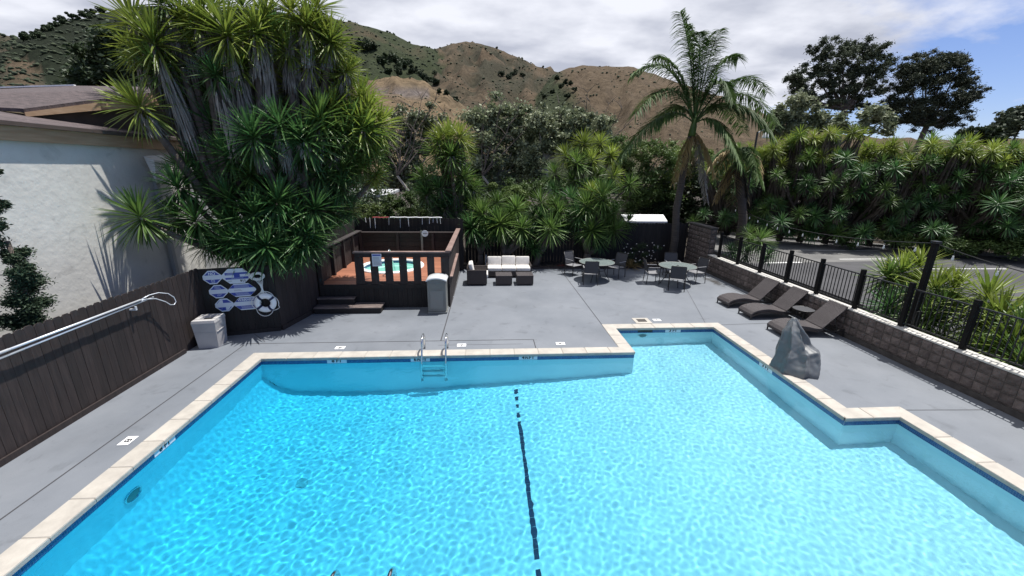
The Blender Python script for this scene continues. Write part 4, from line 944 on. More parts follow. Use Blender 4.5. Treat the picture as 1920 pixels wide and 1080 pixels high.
m.add(P6+[p-dz for p in P6], [(5, 0, 1), (5, 1, 2), (5, 2, 4), (4, 2, 3)]+[(i, (i+6), (i+1) % 6+6, (i+1) % 6) for i in range(6)]); m.build('upper_roof', 'shingle', bd)
m = MB(); q = Vector((.03, -.02, 0)); m.add([A+q-dz, B+q-dz, B+q-Vector((0, 0, .36)), A+q-Vector((0, 0, .16)), A-q-dz, B-q-dz, B-q-Vector((0, 0, .36)), A-q-Vector((0, 0, .16))], [(0, 3, 2, 1), (4, 5, 6, 7), (0, 1, 5, 4), (3, 7, 6, 2), (0, 4, 7, 3), (1, 2, 6, 5)]); m.build('rake_board', 'tan_wood', bd)
MB().add([(-9.75, 10.1, 5.2), (-8.75, 13.1, 4.9), (-8.75, 13.1, 5.92), (-9.75, 10.1, 5.24)], [(0, 1, 2, 3)]).build('gable_wall', 'brown_trim', bd)  # dark brown here stands in for the recess shade under the rake board
MB().rbox((-11.45, 10.9, 5.62), (-11.05, 11.3, 5.76), .02).build('roof_vent', 'black_metal', bd)
beam(MB(), (-15.2, 14.95, 6.47), (-13.3, 15.4, 6.66), .12, .04).build('ridge_flashing', 'white_paint', bd)
# torn downspout shroud at the eave
t = thing('downspout_shroud', 'bent white metal shroud over a downspout below the eave', 'downspout', (-8.55, 11.6, 4.4))
MB().add([(-8.62, 11.35, 4.42), (-8.60, 11.95, 4.46), (-8.34, 11.9, 4.30), (-8.34, 11.3, 4.32), (-8.52, 11.45, 3.75), (-8.5, 11.85, 3.75)], [(0, 1, 2, 3), (3, 2, 5, 4), (0, 3, 4), (1, 5, 2)]).build('shroud', 'white_paint', t)
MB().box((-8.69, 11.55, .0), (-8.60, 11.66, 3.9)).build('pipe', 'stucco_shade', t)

# ================================================================ VEGETATION MESHES
def blades(n, Lf, w, dirs, base, droop, fold=.35, segs=4, up=None):
    """n leaf blades; dirs (n,3) unit, base (n,3); returns V,F"""
    dirs = dirs/np.linalg.norm(dirs, axis=1, keepdims=True)
    side = np.cross(dirs, np.array([0, 0, 1.0])); ln = np.linalg.norm(side, axis=1, keepdims=True); side = np.where(ln < .05, np.array([1.0, 0, 0]), side/np.maximum(ln, 1e-6))
    nor = np.cross(side, dirs)
    ts = np.linspace(0, 1, segs+1); wd = {2: [.5, 1, .0], 3: [.55, 1, .8, .0], 4: [.5, .95, 1, .7, .0]}[segs]
    V = []; 
    Lf = np.asarray(Lf).reshape(-1, 1)*np.ones((n, 1))
    for t_, ww in zip(ts, wd):
        c = base+dirs*Lf*t_+np.array([0, 0, -1.0])*(droop*Lf*t_**2.2).reshape(n, 1)
        hw = w*ww*.5
        V += [c-side*hw+nor*hw*fold, c-nor*hw*fold*.6, c+side*hw+nor*hw*fold]
    V = np.stack(V, 1)  # n, 3*(segs+1), 3
    F = []
    for s_ in range(segs):
        a = 3*s_
        F += [(a, a+1, a+4, a+3), (a+1, a+2, a+5, a+4)]
    F = np.array(F); k = V.shape[1]
    FF = (F[None]+(np.arange(n)*k)[:, None, None]).reshape(-1, 4)
    return V.reshape(-1, 3), FF
def rosette_mesh(name, mat, n=92, Lr=1.0, w=.055, seed=0, lo=-68, stiff=.04):
    r = np.random.default_rng(seed); i = np.arange(n); az = i*2.39996+r.normal(0, .15, n)
    u = i/(n-1); el = np.radians(86-(86-lo)*u**.85+r.normal(0, 5, n))
    d = np.stack([np.cos(el)*np.cos(az), np.cos(el)*np.sin(az), np.sin(el)], 1)
    base = np.stack([.03*np.cos(az), .03*np.sin(az), .10-.32*u], 1)
    Lf = Lr*(.62+.38*np.sin(np.pi*np.clip(u*1.15, 0, 1))**.6)*r.uniform(.88, 1.06, n)
    dr = (stiff+.10*u+r.uniform(0, .06, n)).reshape(n, 1)
    V, F = blades(n, Lf, w, d, base, dr)
    return npmesh(name, V, F, mat)
ROS = {k: [rosette_mesh('leaf_rosette', 'yucca_'+k, n=112+8*s, seed=s*7+ord(k), w=.050) for s in range(4)] for k in 'abc'}
ROSL = {k: [rosette_mesh('leaf_rosette', 'yucca_'+k, n=64, seed=50+s*7+ord(k), w=.066) for s in range(3)] for k in 'abc'}
def skirt_mesh(h, mat, n, seed, w=.05, flare=.30, Lb=.55):
    r = np.random.default_rng(seed); az = r.uniform(0, 6.283, n); z = -h*r.uniform(0, 1, n)**.85
    f = r.uniform(.06, flare, n)*(1-.4*(-z/h))
    d = np.stack([np.cos(az)*f, np.sin(az)*f, -np.ones(n)], 1)
    rad = .10; base = np.stack([np.cos(az)*rad, np.sin(az)*rad, z], 1)
    V, F = blades(n, r.uniform(.6, 1.1, n)*Lb, w, d, base, np.full((n, 1), .02), fold=.5, segs=2)
    return npmesh('dead_leaf_skirt', V, F, mat)
SK = [skirt_mesh(1.0, 'skirt', 150, 3, w=.034), skirt_mesh(1.0, 'skirt', 150, 4, w=.034)]
SKD = [skirt_mesh(1.0, 'skirt_dark', 60, 5, w=.06), skirt_mesh(1.0, 'skirt_dark', 60, 6, w=.06)]
def orient(o, dvec, spin):
    q = Vector(dvec).to_track_quat('Z', 'Y') @ Euler((0, 0, spin)).to_quaternion(); o.rotation_mode = 'QUATERNION'; o.rotation_quaternion = q
RS = 1.0
def yucca(label, base, heads, kind='a', trunk_r=.13, skirt=0., lod=0, group=None, name='yucca_tree', mats=None, skd=False, limb_mat='trunk', trunk=True):
    """heads: list of (Vector pos, radius[, outward lean])"""
    base = Vector(base); t = thing(name, label, 'yucca', base, 0, group)
    ctr = sum((Vector(h[0]) for h in heads), Vector())/len(heads)
    split = base.lerp(Vector((ctr.x, ctr.y, ctr.z)), .25)
    if trunk: MB().tube([base-Vector((0, 0, .1)), base.lerp(split, .5)+Vector((.03, 0, 0)), split], [trunk_r*1.5, trunk_r*1.15, trunk_r], 9).build('trunk', limb_mat, t, smooth=True)
    for i, h in enumerate(heads):
        p = Vector(h[0]); r = h[1]
        out = (p-split); hor = Vector((p.x-ctr.x, p.y-ctr.y, 0))
        lean = Vector((0, 0, 1))+hor*(.32/max(.5, hor.length))*min(1.0, hor.length)+Vector((random.uniform(-.15, .15), random.uniform(-.15, .15), 0))
        if p.z < ctr.z-.3 and hor.length > .1: lean += hor.normalized()*.5
        lean.normalize()
        mid = split.lerp(p, .55)-Vector((0, 0, .12*out.length))*(.6 if p.z > split.z else -.2)
        if trunk:
            pts = []
            for k in range(6):
                u = k/5; pts.append(split*(1-u)**2+mid*2*u*(1-u)+(p-lean*.12)*u*u)
            MB().tube(pts, [trunk_r*(.85-.4*k/5) for k in range(6)], 6).build('limb', limb_mat, t, smooth=True)
            dv = (pts[-1]-pts[2]).normalized()
        else: dv = lean
        mats_ = mats or kind
        k_ = mats_[int(random.random()*len(mats_))] if len(h) < 3 else h[2]
        me = random.choice((ROSL if lod else ROS)[k_])
        o = link('leaf_rosette', me, t, p-base, scale=r*RS*random.uniform(.85, 1.12), kind='stuff'); orient(o, lean, random.uniform(0, 6.28))
        hh = h[3] if len(h) > 3 else skirt*random.uniform(.7, 1.3)
        if hh > .15:
            o = link('dead_leaf_skirt', random.choice(SKD if skd else SK), t, p-base-dv*.05, kind='stuff'); orient(o, (dv+Vector((0, 0, .35))).normalized(), random.uniform(0, 6)); o.scale = (1.25, 1.25, hh)
    return t
def H(L_, dY, r=.9):
    out = []
    for q in L_:
        px, py = q[0], q[1]; Yv = dY if len(q) < 3 or q[2] is None else q[2]; rr = r if len(q) < 4 or q[3] is None else q[3]
        e = [at(px, py, 1, Yv), rr]
        if len(q) > 4: e.append(q[4])
        if len(q) > 5: e.append(q[5])
        out.append(tuple(e))
    return out
# the giant yucca behind the signs: four trunks in the enclosure
G1 = H([(290, 78, 11.2, 1.15, 'c', 1.8), (255, 95, 11.6, .8, 'c', .6), (250, 40, 11.9, .9, 'c', .6), (300, 130, 11.3, .9, 'a', .8), (375, 40, 11.6, .95, 'c', .6), (338, 35, 11.8, 1.0, 'c', 1.0), (305, 5, 11.6, .95, 'a', .8), (262, 200, 10.8, .98, 'c', .5), (345, 110, 11.9, .9, 'a', 1.6), (330, 60, 12.3, .9, 'b', 1.5)], 11.3)
G2 = H([(425, 62, 11.4, 1.05, 'c', 1.6), (450, 130, 11.6, .8, 'c', .8), (400, 180, 11.9, .8, 'a', .6), (435, 220, 11.8, .85, 'a', .5), (480, 60, 11.7, .85, 'c', .8), (400, 12, 12, .95, 'c', 1.0), (455, 15, 12.2, .9, 'a', 1.6), (385, 95, 12.2, .8, 'c', 1.3), (405, 140, 11.2, .9, 'b', 1.4), (495, 30, 11.9, .9, 'c', 1.6), (450, 90, 12.6, .8, 'b', 1.8)], 11.8)
G3 = H([(545, 20, 12.2, 1.0, 'c', 1.4), (575, 45, 12.1, .95, 'c', .7), (540, 90, 12.1, .9, 'c', .7), (580, 120, 12.2, .9, 'c', .5), (620, 75, 12.3, .9, 'c', .5), (595, 15, 12.6, .9, 'c', 1.0), (605, 62, 12.5, .95, 'c', .9), (560, 75, 12.8, .9, 'a', 1.6), (625, 100, 12.7, .95, 'c', .9), (648, 135, 12.6, .8, 'c', .4), (590, 110, 13.2, .9, 'a', 1.5), (515, 60, 13, .9, 'b', 1.5)], 12.4)
G4 = H([(475, 255, 10.9, 1.05, 'b', .6), (525, 232, 11.2, .95, 'b', .8), (600, 222, 11.8, 1.05, 'a', .8), (548, 160, 12.6, .8, 'c', .4), (600, 155, 12.8, .85, 'c', .3), (640, 180, 12.8, .85, 'c', .5), (690, 205, 12.9, .95, 'c', .8), (655, 225, 12.4, .9, 'a', .5), (630, 285, 12.0, .9, 'a', .3), (690, 262, 12.8, .85, 'a', .4), (705, 330, 13, .55, 'c'), (670, 310, 12.6, .75, 'a'), (560, 290, 11.8, .85, 'a', .6), (440, 190, 12.4, .9, 'a', .6), (350, 215, 11.9, .8, 'b', .9), (480, 170, 13.2, .9, 'a', .5), (520, 300, 12.6, .9, 'b', .5), (675, 185, 13.2, .9, 'c', .5), (625, 205, 12.3, .9, 'c', .4), (580, 190, 12.9, .9, 'a', .5), (710, 235, 13, .85, 'c', .4), (600, 250, 11.9, .95, 'a', .3), (645, 255, 12.2, .95, 'a', .3), (680, 240, 12.5, .9, 'c', .3), (660, 300, 12.4, .85, 'a'), (600, 325, 11.8, .9, 'b'), (690, 295, 13.1, .85, 'a'), (570, 262, 11.5, .95, 'b', .3), (640, 320, 12.0, .85, 'a'), (500, 215, 12, .9, 'a', .4)], 12)
G5 = H([(262, 405, 9.9, .98, 'a'), (335, 350, 10.6, .9, 'b'), (368, 412, 10.4, .95, 'b'), (440, 418, 10.7, .9, 'b'), (500, 462, 10.45, .95, 'b'), (455, 455, 10.5, .95, 'b'), (520, 378, 10.9, 1.0, 'b'), (590, 392, 11.2, 1.0, 'b'), (572, 440, 10.9, .85, 'b'), (640, 350, 12, .85, 'b'), (655, 390, 12.2, .7, 'b'), (400, 345, 11.4, .9, 'b'), (620, 340, 12.5, .8, 'a'), (455, 355, 11.6, .9, 'b'), (565, 340, 12.1, .85, 'a'), (610, 430, 11.6, .7, 'b'), (405, 458, 10.7, .7, 'b'), (450, 482, 10.6, .6, 'b'), (540, 478, 10.65, .6, 'b'), (330, 405, 11.0, .8, 'b'), (400, 232, 11.6, .8, 'b'), (432, 292, 11.2, .85, 'b'), (376, 292, 11.3, .75, 'b'), (428, 372, 10.9, .85, 'b'), (470, 325, 11.2, .85, 'a'), (515, 340, 11.5, .85, 'b'), (545, 412, 11.1, .9, 'b'), (478, 402, 10.7, .9, 'b'), (385, 455, 10.6, .7, 'b'), (625, 395, 11.9, .85, 'b'), (430, 452, 10.5, .8, 'b'), (590, 460, 11.2, .7, 'b'), (350, 320, 11.2, .75, 'b'), (560, 470, 10.8, .7, 'b')], 11)
RS = .92
gy = 'trunks of the giant yucca clump in the enclosure'
yucca('giant yucca trunk leaning left with long grey dead-leaf skirt', (-6.2, 11.0, 1.0), G1, trunk_r=.16, group=gy, skirt=1.0)
yucca('giant yucca trunk in the clump centre with shaggy grey bark reaching the picture top', (-5.9, 11.4, 1.0), G2, trunk_r=.17, group=gy)
yucca('giant yucca trunk rising right of the clump centre with yellow-green heads', (-5.6, 12.2, 1.0), G3, trunk_r=.17, group=gy)
RS = 1.0
yucca('giant yucca with many mid-height green heads at the right of the clump', (-5.5, 11.9, 1.0), G4, trunk_r=.15, group=gy)
yucca('low dark green yucca heads hanging over the fence and signs', (-6.0, 11.2, 1.0), G5, trunk_r=.12, group=gy, mats='b')
# planter yuccas
RS = 1.0
pg = 'yuccas in the planter along the back fence'
yucca('tall column yucca beside the spa deck with a round bright top', (-1.1, 18.9, -.05), H([(842, 262, None, 1.2, 'c', .9), (825, 262, 18.4, .95, 'c'), (862, 258, 18.4, .95, 'c'), (845, 290, 18.1, 1.0, 'a'), (822, 285, 18.6, 1.0, 'a'), (866, 280, 19.2, .9, 'c', .5), (845, 310, 18.5, .95, 'a'), (868, 335, 18.5, .9, 'a'), (795, 335, None, .9, 'a'), (825, 352, 18.4, .95, 'b'), (800, 362, 18.5, .9, 'b'), (855, 362, 18.6, .9, 'b'), (885, 352, 18.9, .8, 'a'), (835, 392, 18.5, .85, 'b'), (812, 385, 18.8, .8, 'b'), (868, 385, 18.8, .8, 'b')], 18.9), trunk_r=.15, group=pg, skirt=.3)
yucca('low planter yucca nearest the spa deck, left of the sofa', (-.3, 17.9, 0), H([(905, 402, None, 1.0, 'a'), (885, 425, 17.7, .95, 'b'), (932, 380, 18.3, .9, 'a'), (905, 445, 17.8, .7, 'b'), (890, 392, 18.3, .9, 'a'), (920, 425, 17.7, .9, 'b')], 18), trunk_r=.11, group=pg, mats='ab')
yucca('low planter yucca behind the sofa with a thick pale trunk', (.65, 17.9, 0), H([(938, 418, 17.6, 1.0, 'a'), (968, 392, 18.2, 1.0, 'a'), (978, 428, 17.6, 1.0, 'a'), (955, 405, 18, .9, 'a'), (990, 440, 17.8, .8, 'b'), (950, 450, 17.9, .6, 'b'), (1000, 405, 18.3, .8, 'b')], 18), trunk_r=.17, group=pg, mats='ab')
yucca('planter yucca right of the sofa with broad round heads', (2.2, 17.9, 0), H([(1032, 428, 17.5, 1.12, 'a'), (1015, 380, 18.3, 1.0, 'a'), (1015, 410, 18, .9, 'b'), (1048, 400, 18, .9, 'a'), (1045, 385, 18.4, .85, 'a'), (1000, 465, 17.7, .6, 'b'), (1060, 412, 18.2, .8, 'b')], 18), trunk_r=.14, group=pg, mats='ab')
yucca('large planter yucca behind the left glass table', (4.5, 17.9, 0), H([(1100, 385, 17.8, 1.15, 'a'), (1130, 370, 18, 1.1, 'a'), (1110, 360, 18.4, .9, 'c'), (1140, 415, 17.7, .9, 'a'), (1090, 430, 17.8, .8, 'b'), (1085, 405, 17.7, .8, 'b'), (1110, 432, 17.5, .95, 'a'), (1150, 398, 17.8, .9, 'a'), (1152, 432, 17.6, .85, 'a'), (1072, 372, 18.5, .8, 'b'), (1125, 455, 17.6, .7, 'b'), (1178, 415, 18, .6, 'a')], 18), trunk_r=.16, group=pg, mats='ab')
yucca('yucca thicket behind the planter fence, left of the palm', (5.2, 22.5, -.05), H([(1095, 268, None, 1.0, 'c'), (1062, 292, 22, .95, 'c'), (1125, 268, 23, .95, 'c'), (1082, 305, 21.5, .95, 'a'), (1110, 300, 21.7, .9, 'c'), (1145, 290, 22.5, .95, 'c'), (1040, 325, 21.8, .9, 'a'), (1075, 338, 21.3, .95, 'a'), (1120, 330, 21.6, .9, 'a'), (1150, 330, 22, .85, 'c'), (1180, 345, 22, .8, 'a'), (1100, 352, 21.2, .9, 'b'), (1040, 355, 21.2, .8, 'b'), (1135, 355, 21.5, .8, 'b')], 22.4), trunk_r=.15, group='yucca thickets beyond the fences', skirt=.4, skd=True)
# strip between the wall and the lot
lg = 'yuccas in the strip beside the parking lot'
def HX(L_, dX, r=.8):
    out = []
    for q in L_:
        xx = dX if len(q) < 3 or q[2] is None else q[2]; out.append((at(q[0], q[1], 0, xx), r if len(q) < 4 else q[3], q[4] if len(q) > 4 else 'c'))
    return out
yucca('small bright yucca behind the far end of the picket fence', (10.6, 15.4, -.06), HX([(1425, 450, 10.7, .85, 'a'), (1405, 440, 11, .6, 'a'), (1400, 475, 10.5, .6, 'b'), (1372, 470, 10.6, .55, 'b'), (1440, 478, 10.6, .6, 'b')], 10.6), trunk_r=.1, group=lg, trunk=False)
yucca('yucca behind the fence left of the tall light pole', (10.8, 9.6, -.06), HX([(1665, 520, 11.2, .85, 'a'), (1690, 512, 11.5, .8, 'c'), (1725, 500, 11.9, .8, 'c'), (1668, 575, 10.6, .75, 'b'), (1700, 560, 11, .7, 'b')], 10.9), trunk_r=.1, group=lg, trunk=False)
yucca('wide yellow-green yucca just right of the tall light pole', (10.9, 8.1, -.06), HX([(1752, 545, 11, .95, 'c'), (1790, 540, 11.3, .85, 'c'), (1768, 580, 10.8, .85, 'a'), (1735, 600, 10.6, .7, 'a', )], 10.9), trunk_r=.1, group=lg, trunk=False)
yucca('spiky yucca at the right edge of the picture behind the fence', (10.9, 7.0, -.06), HX([(1852, 560, 11.2, .95, 'c'), (1875, 600, 11.0, .9, 'c'), (1835, 600, 11.0, .8, 'a'), (1915, 615, 10.8, .8, 'a')], 10.9), trunk_r=.1, group=lg, trunk=False)
yucca('lowest yucca at the foot of the fence, right picture edge', (10.4, 5.8, -.06), HX([(1892, 650, 10.5, .85, 'c'), (1850, 665, 10.4, .7, 'a'), (1918, 680, 10.3, .7, 'a')], 10.4), trunk_r=.1, group=lg, trunk=False)
# ================================================================ PARKING LOT
LZ = .30
g = MB(); g.add([(11.6, -6, LZ), (46, -6, LZ), (30.5, 14.5, LZ), (15.2, 25.5, LZ), (11.6, 22.0, LZ)], [(0, 1, 2, 3, 4)]); g.add([(11.6, -6, LZ), (11.6, 22, LZ), (11.6, 22, -.1), (11.6, -6, -.1)], [(0, 1, 2, 3)]); lot = struct(g.build('parking_lot', 'asphalt'))
g = MB(); g.add([(11.7, 16.9, LZ+.004), (19.2, 17.4, LZ+.004), (23.2, 19.2, LZ+.004), (15.2, 25.0, LZ+.004), (11.7, 21.8, LZ+.004)], [(0, 1, 2, 3, 4)]); struct(g.build('concrete_apron', 'lot_concrete'))
def pline(a, b, w=.10):
    a = Vector((*a, 0)); b = Vector((*b, 0)); d = (b-a).normalized(); n_ = Vector((-d.y, d.x, 0))*w/2; z = Vector((0, 0, LZ+.009))
    struct(MB().add([a-n_+z, b-n_+z, b+n_+z, a+n_+z], [(0, 1, 2, 3)]).build('parking_line', 'white_line'))
pline((16.4, 20.0), (20.6, 19.75)); pline((16.6, 17.75), (21.4, 17.8)); pline((18.6, 15.8), (22.4, 15.7)); pline((22.9, 13.6), (26.5, 13.3)); pline((12.2, 17.0), (14.2, 17.1), .2)
g = MB(); g.add([(15.2, 25.6, .42), (30.6, 14.6, .42), (30.9, 15.0, .42), (15.4, 26.0, .42), (15.2, 25.6, -.05), (30.6, 14.6, -.05)], [(0, 1, 2, 3), (4, 5, 1, 0)])
tag(g.build('concrete_kerb', 'lot_concrete'), 'low concrete kerb along the far edge of the parking lot', 'kerb')
# bank behind the lot
g = MB(); n = 30; vs = []
for i in range(n+1):
    u = i/n; p = Vector((15.3, 26.0, 0)).lerp(Vector((33, 13.4, 0)), u); q = Vector((.58, .81, 0))
    for s_, z in ((0, .35), (1.5, .7), (4, 1.2), (12, 1.2)): vs.append(p+q*s_+Vector((0, 0, z+random.uniform(-.08, .08))))
g.add(vs, [(i*4+k, (i+1)*4+k, (i+1)*4+k+1, i*4+k+1) for i in range(n) for k in range(3)]); struct(g.build('planted_bank', 'soil'))

# ================================================================ YUCCA HEDGE behind the lot
RS = .86
ln0 = Vector((10.5, 25.5, 0)); ln1 = Vector((33.5, 14.6, 0))
tops = [(1380, 300), (1440, 262), (1500, 250), (1545, 232), (1590, 262), (1625, 275), (1680, 258), (1740, 248), (1790, 252), (1850, 262), (1900, 268), (1950, 262), (2020, 260)]
looks = ['dense with dark undergrowth', 'with a bright star-shaped head low down', 'tallest of the hedge left half', 'with dead grey leaf skirts', 'leaning with bare shaggy stems', 'with a single bright low rosette', 'with yellow crown heads', 'thickly headed', 'sparse in its lower part', 'beside the pines', 'with slanting grey stems', 'at the right picture edge']
gk = 'tall yuccas of the hedge behind the parking lot'
for i, (px, py) in enumerate(tops):
    u = (i+.3)/(len(tops)); p0 = ln0.lerp(ln1, u)
    d = at(px, py, 1, 20)-CAMP
    # where the sight line crosses the hedge line
    dd = ln1-ln0; den = d.x*dd.y-d.y*dd.x; s_ = ((ln0.x-CAMP.x)*dd.y-(ln0.y-CAMP.y)*dd.x)/den; top = CAMP+d*s_
    hs = []
    for k in range(38):
        a = random.uniform(0, 6.28); rr = random.uniform(.2, 1.9)
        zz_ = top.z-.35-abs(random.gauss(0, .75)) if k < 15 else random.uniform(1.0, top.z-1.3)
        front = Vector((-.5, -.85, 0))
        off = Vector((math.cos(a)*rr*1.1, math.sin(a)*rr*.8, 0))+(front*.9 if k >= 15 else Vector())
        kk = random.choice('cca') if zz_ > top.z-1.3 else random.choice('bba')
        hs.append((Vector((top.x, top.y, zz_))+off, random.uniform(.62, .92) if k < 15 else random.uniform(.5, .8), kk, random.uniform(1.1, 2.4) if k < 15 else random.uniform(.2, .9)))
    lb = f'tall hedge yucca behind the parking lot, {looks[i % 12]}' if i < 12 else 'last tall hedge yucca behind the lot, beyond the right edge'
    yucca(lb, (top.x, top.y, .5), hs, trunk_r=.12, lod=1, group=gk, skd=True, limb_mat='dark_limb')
# ================================================================ LEAF CLOUDS
def leafcloud(centers, radii, n, size, seed=0, asp=.5, shell=.0, zsq=.8, tilt=1.0):
    """many small leaf quads spread round clump centres -> V,F"""
    r = np.random.default_rng(seed); C = np.asarray(centers, float); K = len(C); Rr = np.asarray(radii, float)
    idx = r.integers(0, K, n); v = r.normal(0, 1, (n, 3)); v /= np.linalg.norm(v, axis=1, keepdims=True)
    rad = Rr[idx]*(np.abs(r.normal(0, .62, n)) if shell == 0 else r.uniform(0, 1, n)**.22); P = C[idx]+v*rad[:, None]*np.array([1, 1, zsq])
    a = r.normal(0, 1, (n, 3)); a[:, 2] *= .6; a /= np.linalg.norm(a, axis=1, keepdims=True); b = np.cross(a, r.normal(0, 1, (n, 3))); b /= np.linalg.norm(b, axis=1, keepdims=True)
    s = size*r.uniform(.6, 1.3, n)[:, None]
    V = np.stack([P-a*s, P-b*s*asp*.9, P+a*s, P+b*s*asp], 1).reshape(-1, 3); F = np.arange(n*4).reshape(n, 4)
    return V, F
def tree(name, label, cat, base, clumps, leaf, size, n, trunk='trunk', tr=.2, group=None, seed=0, asp=.5, split=None, flat=.8, shell=0, limbs=True, sub=(.2, .5), spread=(.3, .95), zsq=.8, kf=9):
    """clumps: list of (Vector, radius)"""
    base = Vector(base); t = thing(name, label, cat, base, 0, group); rr = random.Random(seed)
    ctr = sum((c for c, r_ in clumps), Vector())/len(clumps)
    sp_ = split or base.lerp(ctr, .55)
    if tr > 0:
        MB().tube([base-Vector((0, 0, .3)), base.lerp(sp_, .5)+Vector((rr.uniform(-.2, .2)*tr*4, 0, 0)), sp_], [tr*1.4, tr, tr*.8], 8).build('trunk', trunk, t, smooth=True)
        if limbs:
            for c, r_ in clumps:
                q = sp_.lerp(c, .5)+Vector((rr.uniform(-.2, .2), rr.uniform(-.2, .2), -.12*(c-sp_).length))*.9
                MB().tube([sp_, sp_.lerp(q, .55)+Vector((rr.uniform(-.15, .15), 0, 0)), q, c], [tr*.6, tr*.42, tr*.3, tr*.1], 5).build('limb', trunk, t, smooth=True)
    cs = []; rs = []
    for c, r_ in clumps:
        k = max(3, int(kf*min(1.5, r_)))
        for _ in range(k):
            v = Vector((rr.gauss(0, 1), rr.gauss(0, 1), rr.gauss(0, 1))).normalized()*r_*rr.uniform(*spread); v.z *= flat
            cs.append(c+v); rs.append(r_*rr.uniform(*sub))
    V, F = leafcloud(np.array([tuple(c-base) for c in cs]), rs, n, size, seed, asp, shell, zsq)
    link('crown', npmesh('crown', V, F, leaf), t, (0, 0, 0), kind='stuff')
    return t
def P2(px, py, Yv): return at(px, py, 1, Yv)
def CL(L_, Yv, sc=1.0):
    return [(P2(q[0], q[1], Yv+(q[3] if len(q) > 3 else 0)), q[2]*sc) for q in L_]
# pines
tree('pine_tree', 'left of two dark pines, open crown with bare limbs showing', 'pine tree', (51, 60, 0), CL([(1500, 160, 1.4), (1525, 130, 1.6), (1545, 95, 1.5), (1580, 95, 1.7), (1615, 90, 1.6), (1645, 100, 1.4), (1570, 125, 1.8), (1605, 130, 1.8), (1640, 135, 1.4), (1555, 155, 1.6), (1590, 165, 1.8), (1630, 160, 1.6), (1515, 180, 1.3), (1490, 148, 1.0), (1560, 190, 1.2), (1610, 195, 1.2)], 60, 1.15), 'pine', .16, 90000, tr=.42, seed=2, asp=.35, split=P2(1584, 205, 60), flat=.75, sub=(.18, .40), spread=(.1, 1.35), zsq=.7, kf=20)
tree('pine_tree', 'right of two dark pines, denser crown leaning right', 'pine tree', (64, 61, 0), CL([(1700, 130, 1.8), (1735, 120, 1.8), (1770, 118, 1.6), (1800, 118, 1.3), (1690, 165, 1.9), (1730, 155, 2.1), (1770, 150, 2.0), (1805, 155, 1.6), (1825, 175, 1.2), (1680, 200, 1.7), (1720, 195, 2.1), (1760, 190, 2.1), (1800, 195, 1.6), (1740, 222, 1.8), (1780, 225, 1.7), (1700, 225, 1.5)], 61, 1.15), 'pine', .16, 125000, tr=.42, seed=3, asp=.35, split=P2(1738, 235, 61), flat=.75, sub=(.18, .42), spread=(.1, 1.3), zsq=.7, kf=22)
tree('dark_tree', 'dark rounded tree far behind the hedge at the right picture edge', 'tree', (105, 80, 0), CL([(1900, 228, 3), (1925, 220, 3.5), (1880, 243, 2.4), (1860, 250, 2)], 80), 'pine', .5, 9000, tr=.6, seed=4)
tree('dark_tree', 'low dark treeline tree right of the pines', 'tree', (82, 75, 0), CL([(1835, 250, 1.8), (1812, 248, 1.6), (1860, 255, 2)], 75), 'leaf_dark', .45, 4000, tr=.5, seed=5)
# grey shrubs/trees between palm and pines
tree('grey_tree', 'feathery grey-green tree between the queen palm and the left pine', 'tree', (26, 36, 0), CL([(1470, 205, 1.2), (1495, 195, 1.2), (1520, 215, 1.2), (1545, 235, 1.2), (1455, 235, 1.2), (1500, 232, 1.3), (1580, 232, 1.2), (1610, 240, 1.1), (1640, 215, 1.2), (1660, 235, 1.3), (1480, 250, 1.2)], 36), 'leaf_grey', .16, 26000, tr=.3, seed=6)
# middle band of sycamore-like trees
mid = 'pale grey-leaved trees beyond the back fence'
tree('sycamore_tree', 'sparse grey-green sycamore left of the column yucca with bare top twigs', 'tree', (-6.5, 38, 0), CL([(725, 250, 1.5), (760, 235, 1.5), (795, 228, 1.5), (720, 285, 1.5), (755, 280, 1.6), (790, 270, 1.5), (740, 320, 1.6), (780, 315, 1.6), (715, 330, 1.3), (770, 345, 1.4), (820, 245, 1.2)], 38, .95), 'leaf_grey', .13, 34000, trunk='pale_bark', tr=.2, seed=7, group=mid, asp=.7, sub=(.2, .5), spread=(.2, 1.25))
tree('sycamore_tree', 'wide grey-green sycamore right of the column yucca, mid picture', 'tree', (1.2, 36, 0), CL([(890, 225, 1.5), (925, 215, 1.5), (960, 225, 1.5), (895, 265, 1.7), (935, 260, 1.8), (970, 262, 1.5), (905, 305, 1.8), (945, 300, 1.8), (985, 300, 1.5), (915, 340, 1.6), (960, 335, 1.6), (880, 320, 1.4), (995, 240, 1.2)], 36, .95), 'leaf_grey', .13, 52000, trunk='pale_bark', tr=.22, seed=8, group=mid, asp=.7, sub=(.2, .5), spread=(.2, 1.25))
tree('sycamore_tree', 'grey-green sycamore with twisted pale limbs left of the yucca thicket', 'tree', (5.8, 34, 0), CL([(1010, 222, 1.3), (1040, 235, 1.4), (1070, 215, 1.4), (1025, 270, 1.6), (1000, 300, 1.4), (1100, 225, 1.2), (1050, 265, 1.3), (1010, 335, 1.4), (1130, 235, 1.2)], 34, .95), 'leaf_grey', .13, 30000, trunk='pale_bark', tr=.2, seed=9, group=mid, asp=.7, sub=(.2, .5), spread=(.2, 1.25), split=P2(1020, 300, 34))
